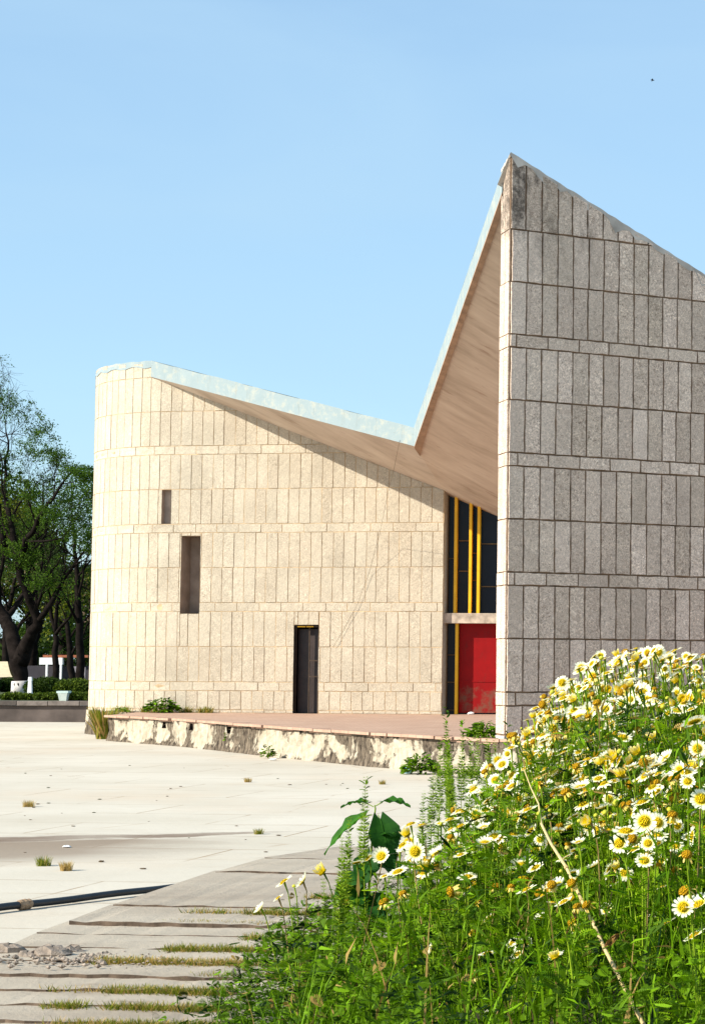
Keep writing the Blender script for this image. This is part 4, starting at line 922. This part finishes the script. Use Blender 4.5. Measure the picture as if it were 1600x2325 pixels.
single([(1045, 1942, 0), (1060, 1992, .1), (1025, 2025, 0), (1100, 1915, 0)], 7.0, 1065, 'daisy plant with two wide blooms standing clear of the green undergrowth', 5, .037, {0: (-.25, -.2, .9), 1: (-.1, -.25, .9)}, {0: 'open', 1: 'open', 2: 'wither', 3: 'cup'})
single([(1098, 1880, 0), (1135, 1905, 0), (1185, 1965, 0), (1165, 1895, .1), (1120, 1900, 0)], 7.1, 1160, 'daisy plant with drooping petals left of the dry stalk', 6, .034, None, {1: 'reflex', 2: 'cup', 3: 'reflex', 0: 'cup'})
single([(1462, 1865, 0), (1492, 1868, .05), (1470, 1915, 0), (1405, 1915, .1), (1420, 1888, .1), (1462, 1955, 0)], 6.2, 1480, 'daisy plant with a cluster of large blooms facing the camera', 7, .037, {0: (0, -1, .35), 1: (.2, -1, .3), 2: (-.1, -1, .45), 3: (-.3, -1, .4), 4: (0, -.3, 1), 5: (0, -.7, .7)}, {k: 'open' for k in range(6)})
single([(1560, 1775, 0), (1582, 1700, .1), (1590, 1815, 0), (1575, 1640, .1)], 6.3, 1590, 'daisy plant with broad blooms at the right edge', 8, .037, {0: (-.1, -.9, .6), 1: (0, -1, .3), 2: (.1, -.8, .5)}, {0: 'open', 1: 'open', 2: 'open', 3: 'open'})
single([(1558, 1942, 0), (1555, 2025, .1), (1550, 2060, 0), (1585, 2055, 0), (1575, 2125, .1)], 5.7, 1600, 'daisy plant with an orange spent bloom low at the right edge', 9, .033, {0: (0, -.6, .8), 2: (-.1, -1, .3)}, {0: 'wither', 1: 'wither', 2: 'open', 3: 'cup', 4: 'open'})
single([(1252, 2010, 0), (1310, 2060, .1), (1262, 2178, 0)], 5.8, 1290, 'daisy plant with drooping yellow blooms left of the dry stalk, low down', 10, .033, {0: (-.1, -.7, .7)}, {0: 'wither', 1: 'wither', 2: 'young'})

# undergrowth
def region_mask(X, Y):
    left = np.where(Y < 8.6, -1.52, np.where(Y < 11.6, -2.0+.15*np.sin(Y*5), -1.2)); return X > left
g = np.random.default_rng(5); s = Scatter()
def add_under(T, n, hfun, size, tone, upw, xr=(-2.3, 1.6), yr=(5.2, 12.0), brown=.03, low=.25):
    X = g.uniform(*xr, n); Y = g.uniform(*yr, n); k = region_mask(X, Y); X, Y = X[k], Y[k]; n = len(X)
    zg = zbed(X, Y); H = hfun(X, Y); f = g.uniform(low, 1, n)**.7; P = np.stack([X, Y, zg+.03+H*f], 1)
    cl = .5+.5*np.sin(X*9+np.sin(Y*7)*2)*np.sin(Y*8+X*3)
    D = unit(np.stack([g.normal(0, 1, n), g.normal(0, 1, n), g.uniform(-.1, upw, n)], 1)); Z = unit(g.normal(size=(n, 3))*.5+np.array([-.2, -.1, 1.]))
    col = np.stack([np.clip(g.normal(tone-.12, .27, n)+(cl-.5)*.7, 0, 1), np.where(g.random(n) < brown, .97, .2), g.random(n)], 1)
    s.add(T, P, D, Z, size*g.uniform(.6, 1.4, n), col)
def Hmass(X, Y):           # height the leaf mass reaches, from its real fall-off to the bed's left edge
    px = PPX+FPX*X/Y; oy = np.interp(px, [a for a, b in LOUT], [b for a, b in LOUT]); lim = CAMZ-(oy+60*np.sin(X*13)*np.sin(Y*5)-1512)*Y/FPX
    return np.clip(lim-zbed(X, Y)-.03, .05, (.52-.2*sm((6.9-Y)/.8))+.12*np.sin(X*11+Y*4))
def Htall(X, Y):
    px = PPX+FPX*X/Y; oy = np.interp(px, [a for a, b in MOUT], [b for a, b in MOUT]); lim = CAMZ-(oy-1512)*Y/FPX
    return np.clip(lim-zbed(X, Y)-.03, .05, 1.2)
add_under(FEA2, 19000, Hmass, .040, .5, .9)
add_under(FEA, 5000, Htall, .055, .5, 1., yr=(7., 10.), xr=(-.95, 1.2), low=.4)
add_under(oval, 8000, Hmass, .018, .42, .7)
add_under(lance, 12000, Hmass, .038, .55, 1.6, brown=.05)
add_under(FEA2, 6000, Hmass, .04, .6, .9)
add_under(lance, 2500, Htall, .06, .6, 2.5, brown=.10, xr=(-1.0, 1.2))
Hlow = lambda X, Y: .10+.05*np.sin(X*9+Y*3)+0*X
add_under(oval, 9000, Hlow, .035, .4, .6, xr=(-2.2, -.6), yr=(8.6, 12.0), low=.0)
add_under(FEA, 2500, lambda X, Y: Hlow(X, Y)+.05, .06, .45, .8, xr=(-2.2, -.6), yr=(8.6, 12.0), low=.0)
# long grass blades
def longblades(n, xr, yr, L):
    X = g.uniform(*xr, n); Y = g.uniform(*yr, n); k = region_mask(X-.1, Y); X, Y = X[k], Y[k]; n = len(X); P = np.stack([X, Y, zbed(X, Y)+.05], 1)
    an = g.uniform(0, 2*np.pi, n); dx, dy = np.cos(an), np.sin(an); Ln = L*g.uniform(.6, 1.3, n); lim = Htall(X, Y)+.04; Ln = np.minimum(Ln, lim/.8)
    seg = 6; wv = g.uniform(.002, .0045, n); ben = g.uniform(.2, .9, n); pts = []
    for i in range(seg+1):
        t = i/seg; r = Ln*ben*t**2*.6; z = Ln*(t-.35*ben*t**2.5); pts.append(P+np.stack([dx*r, dy*r, z], 1))
    side = np.stack([-dy, dx, np.zeros(n)], 1)*wv[:, None]; V = []
    for i in range(seg+1):
        kf = (1-(i/seg)**2)*1.+.05; V += [pts[i]-side*kf, pts[i]+side*kf]
    V = np.stack(V, 1); F = np.array([[2*i, 2*i+1, 2*i+3, 2*i+2] for i in range(seg)]); FF = (F[None]+(np.arange(n)*(2*(seg+1)))[:, None, None]).reshape(-1, 4)
    col = np.stack([np.clip(g.normal(.6, .25, n), 0, 1), np.where(g.random(n) < .08, .97, .2), g.random(n)], 1); s.addmesh(V.reshape(-1, 3), FF, np.repeat(col, seg, axis=0))
longblades(1500, (-1.5, .8), (5.6, 9.5), .55)
tag(s.build('undergrowth', LEAF_U), 'dense green undergrowth of feathery leaves, clover and grass filling the flower bed', 'undergrowth', kind='stuff')
# green seed-spike weeds
def spike(px, top, Y, label, seed, basepy=None, side=0):
    rg = random.Random(seed); g = np.random.default_rng(seed); X = (px-PPX)/FPX*Y; zb_ = float(zbed(X, Y))+.03; t = atY(px, top, Y); X = t.x
    o = thing('spike_weed', (X+.02, Y, zb_), label, 'weed', 'tall green seed-spike weeds'); H = t.z-zb_; pts = [Vector((X+.02*(1-f)+.012*math.sin(f*5+seed), Y, zb_+H*f)) for f in [i/8 for i in range(9)]]
    m = MB(); m.tube(pts, [.004-.0004*i for i in range(9)], 5, (.6, .2, .5)); m.build('stem', STEM, o)
    s = Scatter(); f0 = 1-min(.8, .30/max(H, .3)); n = 760; f = g.uniform(f0, 1.01, n); f = np.round(f*H/.012)*.012/H; P = np.stack([np.interp(f, np.linspace(0, 1, 9), [p.x for p in pts]), np.full(n, Y), zb_+H*f], 1)
    an = g.uniform(0, 6.28, n); D = np.stack([np.cos(an), np.sin(an), g.uniform(.1, .8, n)], 1); P = P+D*.003
    taper = np.clip((1.03-f)/(1.03-f0)*1.6, .35, 1); s.add(lance, P, unit(D), unit(g.normal(size=(n, 3))+np.array([0, 0, .3])), 0.025*taper*g.uniform(.7, 1.2, n), np.stack([g.random(n), np.full(n, .2), g.random(n)], 1)); s.build('seed_spike', SPIKE, o)
    s = Scatter(); n = 130; f = g.uniform(.1, f0+.3, n); P = np.stack([np.interp(f, np.linspace(0, 1, 9), [p.x for p in pts]), np.full(n, Y), zb_+H*f], 1); an = g.uniform(0, 6.28, n); D = unit(np.stack([np.cos(an), np.sin(an), g.uniform(.1, .9, n)], 1))
    s.add(oval, P, D, unit(g.normal(size=(n, 3))*.3+np.array([0, 0, 1.])), g.uniform(.015, .035, n), np.stack([g.random(n), np.full(n, .2), g.random(n)], 1)); s.build('leaves', LEAF_U, o)
    return o
spike(832, 1772, 8.0, 'tallest seed-spike weed rising through the broad-leaved sapling', 1)
spike(788, 1865, 7.9, 'seed-spike weed just left of the broad-leaved sapling, the higher one', 2)
spike(768, 1905, 7.8, 'lower seed-spike weed left of the broad-leaved sapling', 3)
spike(730, 2000, 7.7, 'short seed-spike weed among the leftmost daisies', 4)
for i, (px, tp, Y) in enumerate(((962, 1805, 9.3), (980, 1740, 9.5), (993, 1688, 9.8), (1012, 1745, 9.2), (1020, 1688, 9.9), (1028, 1720, 9.4), (1052, 1668, 9.9), (1066, 1690, 9.5), (1078, 1665, 10.), (1102, 1668, 9.8), (1125, 1690, 9.5), (1040, 1800, 9.), (1000, 1830, 8.9), (1150, 1668, 9.9), (1090, 1740, 9.1), (1008, 1640, 10.))):
    spike(px, tp, Y, ('taller' if tp < 1700 else 'shorter')+' seed-spike weed in the dense clump left of the daisies', 20+i)
# broad-leaved sapling
def bigleaf(mb, base, d, up, L, W, fold=.25, droop=.3, tone=.4):
    d = Vector(d).normalized(); up = Vector(up).normalized(); sd = d.cross(up).normalized(); up = sd.cross(d); n = 8; rows = []
    for i in range(n+1):
        t = i/n; wv = W*.5*(math.sin(math.pi*min(1, t*1.0)**.62))*(1-.15*t) if 0 < t < 1 else (.25*W*.5 if t == 0 else .002)
        c = base+d*L*t-up*0+Vector((0, 0, -droop*L*t*t)); row = []
        for k in (-2, -1, 0, 1, 2): row.append(c+sd*wv*k/2+up*(fold*abs(k)/2*wv)+up*(.006*math.sin(t*17+k)))
        if t == 0: row = [q-d*(.16*L)*abs(k)/2 for q, k in zip(row, (-2, -1, 0, 1, 2))]
        rows.append(row)
    V = [q for r in rows for q in r]; mb.raw(V, [(i*5+k, i*5+k+1, (i+1)*5+k+1, (i+1)*5+k) for i in range(n) for k in range(4)], (tone, .2, .5)); mb.c[-4*n:] = [(min(1, tone*(1.25 if k in (1, 2) else .75)+(.12 if i % 2 else 0)), .2, .5) for i in range(n) for k in range(4)]; q = [r[2]+up*.0015 for r in rows]; mb.tube(q, [.0018-.0002*i for i in range(n+1)], 3, (min(1, tone+.45), .2, .5))
YS = 8.1; bx = atY(835, 2150, YS); sap = thing('broadleaf_sapling', (bx.x, YS, float(zbed(bx.x, YS))+.02), 'young plant with large heart-shaped drooping dark green leaves left of the daisies', 'plant')
nodes = [Vector((bx.x, YS, float(zbed(bx.x, YS))+.02)), atY(838, 2000, YS), atY(845, 1900, YS), atY(852, 1835, YS), atY(850, 1828, YS)]
m = MB(); m.tube(nodes, [.006, .005, .004, .003, .002], 6, (.5, .2, .5)); 
lv = [((858, 1850), (.35, -.35, -1.), (.3, -1, .1), .185, .125, .3, .05, .22), ((845, 1850), (-.8, -.15, -.45), (-.4, -.5, .9), .165, .075, .5, .35, .8), ((852, 1830), (.9, -.4, .15), (-.1, -.1, 1), .12, .07, .4, .25, .8), ((848, 1832), (-.8, .2, .1), (0, -.1, 1), .10, .07, .3, .3, .7),
      ((848, 1930), (-.2, -.5, -.7), (-.1, -1, .3), .14, .11, .2, .1, .2), ((845, 1960), (.7, -.3, -.2), (0, -.3, 1), .14, .10, .3, .3, .4), ((842, 1985), (-.7, -.4, -.3), (0, -.4, 1), .13, .10, .3, .3, .3), ((850, 1900), (.6, -.2, .1), (.1, -.4, 1), .11, .08, .3, .4, .5), ((838, 2030), (.4, -.6, -.5), (0, -1, .5), .13, .10, .3, .2, .15), ((840, 2020), (-.5, -.6, -.3), (0, -1, .5), .12, .10, .3, .2, .3)]
for (bp, d, up, L, W, fo, dr_, tn) in lv:  # leaf tones carry the light: lit upper leaves pale, lower ones darkened
    b0 = atY(*bp, YS); st0 = b0+Vector(d).normalized()*.03+Vector((0, 0, .01)); m.tube([b0, st0], .0018, 4, (.5, .2, .5)); lb_ = MB(); bigleaf(lb_, st0, d, up, L, W, fo, dr_, tn); lb_.build('leaf', LEAF_BIG, sap, smooth=True)
m.build('stem', STEM, sap)
# dry bent stalk
ds = [(1188, 1745, 7.1), (1205, 1790, 7.0), (1222, 1825, 6.9), (1228, 1870, 6.8), (1250, 1915, 6.6), (1285, 1970, 6.4), (1320, 2045, 6.3), (1345, 2095, 6.2), (1372, 2155, 6.1), (1398, 2205, 6.0), (1425, 2260, 5.95), (1462, 2330, 5.9), (1495, 2400, 5.85)]
Q = [atY(*q) for q in ds]; o = thing('dry_stalk', Q[-1], 'long bent straw-coloured dry stalk slanting through the daisies', 'stalk')
m = MB(); m.tube(Q, [.0018, .002, .0026, .0042, .0045, .0048, .005, .0052, .0054, .0056, .0058, .006, .006], 7, (.6, .2, .5)); m.build('cane', DRY, o, smooth=True)
m = MB()
for i in (5, 6, 7, 8, 9, 10): m.tube([lerp(Q[i], Q[i-1], .03), Q[i], lerp(Q[i], Q[i+1], .03)], .0068, 7, (.1, .2, .5))
m.build('node', DRY, o)
DEADL = leafmat('dead_brown_leaf', (.14, .06, .02), (.34, .2, .06), .2)
for (x, y, Y, d, L) in ((1372, 2155, 6.1, (.5, 0, .7), .10), (1320, 2050, 6.3, (-.4, -.3, -.6), .09), (1398, 2205, 6.0, (.6, -.2, .5), .08)): mleaf = MB(); bigleaf(mleaf, atY(x, y, Y), d, (0, -1, .2), L, .018, .6, .3, .2); mleaf.build('dead_leaf', DEADL, o)

# ------------------------------------------------------------------ weeds on terrace and plaza
def bushy(P, w_, h, n, label, seed, mat=LEAF_U, size=.08, T=oval, name='leafy_weed', drooping=False):
    g = np.random.default_rng(seed); o = thing(name, P, label, 'weed', 'weeds growing on and below the terrace'); th = g.uniform(0, 6.28, n); r = np.sqrt(g.random(n))*w_; hh = h*(1-(r/w_)**2*.7)*g.uniform(.35, 1, n)
    pos = np.stack([P[0]+r*np.cos(th), P[1]+r*np.sin(th)*.7, P[2]+hh], 1); D = unit(np.stack([np.cos(th)+g.normal(0, .4, n), np.sin(th)+g.normal(0, .4, n), g.uniform(-.6, .4, n)], 1)); s = Scatter()
    s.add(T, pos, D, unit(g.normal(size=(n, 3))*.3+np.array([-.2, -.4, 1.])), size*g.uniform(.6, 1.3, n), np.stack([np.clip(g.normal(.42, .28, n), 0, 1), g.random(n)*.9, g.random(n)], 1)); s.build('leaves', mat, o)
    m = MB()
    for i in range(8): k = g.integers(n); m.tube([P, lerp(Vector(P), Vector(pos[k]), .5)+Vector((0, 0, h*.1)), pos[k]], [.006, .004, .003], 4, (.4, .2, .5))
    m.build('stem', STEM, o); return o
def tuft(P, w_, h, n, label, seed, brown=.4, mat=GRASS, name='grass_tuft', group='grass tufts on the plaza'):
    g = np.random.default_rng(seed); s = Scatter(); an = g.uniform(0, 6.28, n); r = np.sqrt(g.random(n))*w_
    pos = np.stack([P[0]+r*np.cos(an), P[1]+r*np.sin(an), np.full(n, P[2])], 1); out = np.stack([np.cos(an)*r/w_*.6+g.normal(0, .25, n), np.sin(an)*r/w_*.6+g.normal(0, .25, n), np.ones(n)], 1)
    col = np.stack([g.random(n), np.where(g.random(n) < brown, .97, .2), g.random(n)], 1); X = np.stack([np.cos(an), np.sin(an), np.zeros(n)], 1)
    s.add((blade[0]*np.array([.6, .7, 1]), blade[1]), pos, X, unit(out), h*g.uniform(.5, 1.2, n), col); o = s.build(name, mat)
    o.data.transform(Matrix.Translation(-Vector(P))); o.location = P; return tag(o, label, 'grass tuft', group)
P = fac(fpx(385, 1620)[0], .55, .45); bushy(P, .34, .36, 330, 'dark leafy bush on the terrace against the rounded end of the hall', 1, size=.13)
P = fac(fpx(290, 1618)[0], .55, .3); bushy(P, .15, .12, 60, 'tiny leafy weed at the left end of the terrace', 2, size=.08)
P = onZ(1103, 1675, .55); bushy(P, .24, .24, 260, 'leafy weed on the terrace edge at the foot of the fin wall', 3, size=.12)
bushy(onZ(955, 1757, 0)+Vector((0, -.1, 0)), .24, .30, 420, 'rounded leafy weed at the foot of the terrace wall beside the blue litter', 4, size=.10)
bushy(onZ(608, 1722, 0)+Vector((0, .02, 0)), .10, .26, 130, 'small weed at the foot of the terrace wall near its middle', 5, size=.07)
q = onZ(523, 1706, 0); bushy(Vector((q.x, q.y+.0, .18)), .09, .24, 120, 'small weed hanging from the hole in the terrace wall', 6, size=.07)
bushy(onZ(1045, 1765, 0), .30, .20, 260, 'low weed patch at the right end of the terrace wall', 7, size=.07)
q = onZ(236, 1678, 0); tuft(q, .16, .62, 420, 'tall yellow-green grass clump at the left end of the terrace wall', 8, .3, name='grass_clump', group='grass beside the terrace')
s = Scatter(); g = np.random.default_rng(8); n = 900; u = np.interp(g.random(n), [0, .5, 1], [fpx(490, 1600)[0], fpx(400, 1600)[0], fpx(262, 1600)[0]]); pk = (np.sin(u*5)+np.sin(u*13)+g.random(n)*1.5) > .1
Pp = np.array([tuple(fac(float(a), .55, .12+.1*float(b))) for a, b in zip(u[pk], g.random(pk.sum()))]); grass_patch(s, Pp, .13, g, .3)
tag(s.build('terrace_grass', GRASS), 'thin line of grass along the foot of the curved wall on the terrace', 'grass', kind='stuff')
for i, (x, y, w_, h, lb, br_) in enumerate(((66, 1832, .07, .07, 'small dry tuft farthest left on the plaza', .8), (563, 1776, .05, .06, 'tiny dry tuft in the middle of the plaza before the terrace', .8), (868, 1781, .05, .06, 'tiny dry tuft on the plaza right of the middle', .7), (587, 1894, .05, .055, 'green tuft at the end of the long brown stain', .2), (100, 1966, .062, .075, 'green grass tuft on the plaza, left of the straw-coloured one', .1), (151, 1977, .05, .07, 'straw-coloured tuft beside the green one near the pipe', .95))):
    tuft(onZ(x, y, 0), w_, h, 170, lb, 30+i, br_)
def litter(x, y, r, mat, label, sd, z=0., cat='litter'): return rock('litter_scrap', onZ(x, y, z+.002), r, sd, mat, label, 'scraps lying about', cat, .35)
BLUEL = simple('pale_blue_plastic', (.35, .62, .72), .3, .2, 30); WHITEL = simple('white_paper', (.8, .8, .8), .7, .1, 30); DKL = simple('dark_dry_leaf', (.10, .07, .04), .9, .4, 30)
rock('litter_scrap', onZ(926, 1756, 0), .07, 1, BLUEL, 'crumpled pale blue plastic at the foot of the terrace wall', 'scraps lying about', 'litter', .9)
q = Vector((gp_(1073, 1618).x, GY-.35, .552)); rock('litter_scrap', q, .06, 2, WHITEL, 'white scrap on the terrace before the red door', 'scraps lying about', 'litter', .5)
litter(620, 1726, .05, WHITEL, 'pale stone chip under the small weed at the terrace wall', 3)
litter(152, 1924, .03, WHITEL, 'flat white paper scrap on the brown stained patch', 4); litter(231, 1957, .02, DKL, 'dark scrap on the plaza right of the two tufts', 5)
for i in range(44):
    x, y = random.uniform(5, 900), random.uniform(1690, 2010)
    if y > 1950-(x-500)*.1 and x > 420: continue
    if y < 1700+x*.07: continue
    rock('fallen_leaf', onZ(x, y, .002), random.uniform(.008, .02), 100+i, DKL if i % 3 else GRD, 'small dry leaf lying on the pale plaza', 'leaves scattered on the plaza', 'leaf', .25)
# hanging cable
cb_ = [lerp(lerp(V0, A0, .05), V0, 0)+Vector((0, -.03, .05))]
for (x, y, o_) in ((895, 1060, 2.6), (880, 1120, 1.4), (862, 1210, .35), (838, 1300, .06), (812, 1370, .05), (780, 1430, .05), (757, 1468, .05)):
    d = ray(x, y); n2 = Vector((-FD[1], FD[0])); k = ((FP0[0]-0)*n2.x+(FP0[1]-o_)*n2.y)/(d.x*n2.x+d.y*n2.y); cb_.append(Vector((d.x*k, d.y*k, CAMZ+d.z*k)))
m = MB(); m.tube(cb_, .0035, 4); o = m.build('cable', DKL); tag(o, 'thin dark cable hanging from the roof edge down the pale wall', 'cable')
# far bird
bp = atY(1480, 182, 140); m = MB(); m.tube([bp+Vector((-.12, 0, .02)), bp, bp+Vector((.13, 0, -.01))], [.01, .045, .012], 6)
for sy in (-1, 1): m.raw([bp+Vector((-.05, 0, .01)), bp+Vector((.06, 0, .01)), bp+Vector((.02, sy*.2, .06)), bp+Vector((-.06, sy*.34, -.03))], [(0, 1, 2, 3)])
o = m.build('bird', DARKIN); o.data.transform(Matrix.Translation(-bp)); o.location = bp; tag(o, 'tiny dark bird gliding high in the sky at upper right', 'bird')
print('objects', len(scene.objects))
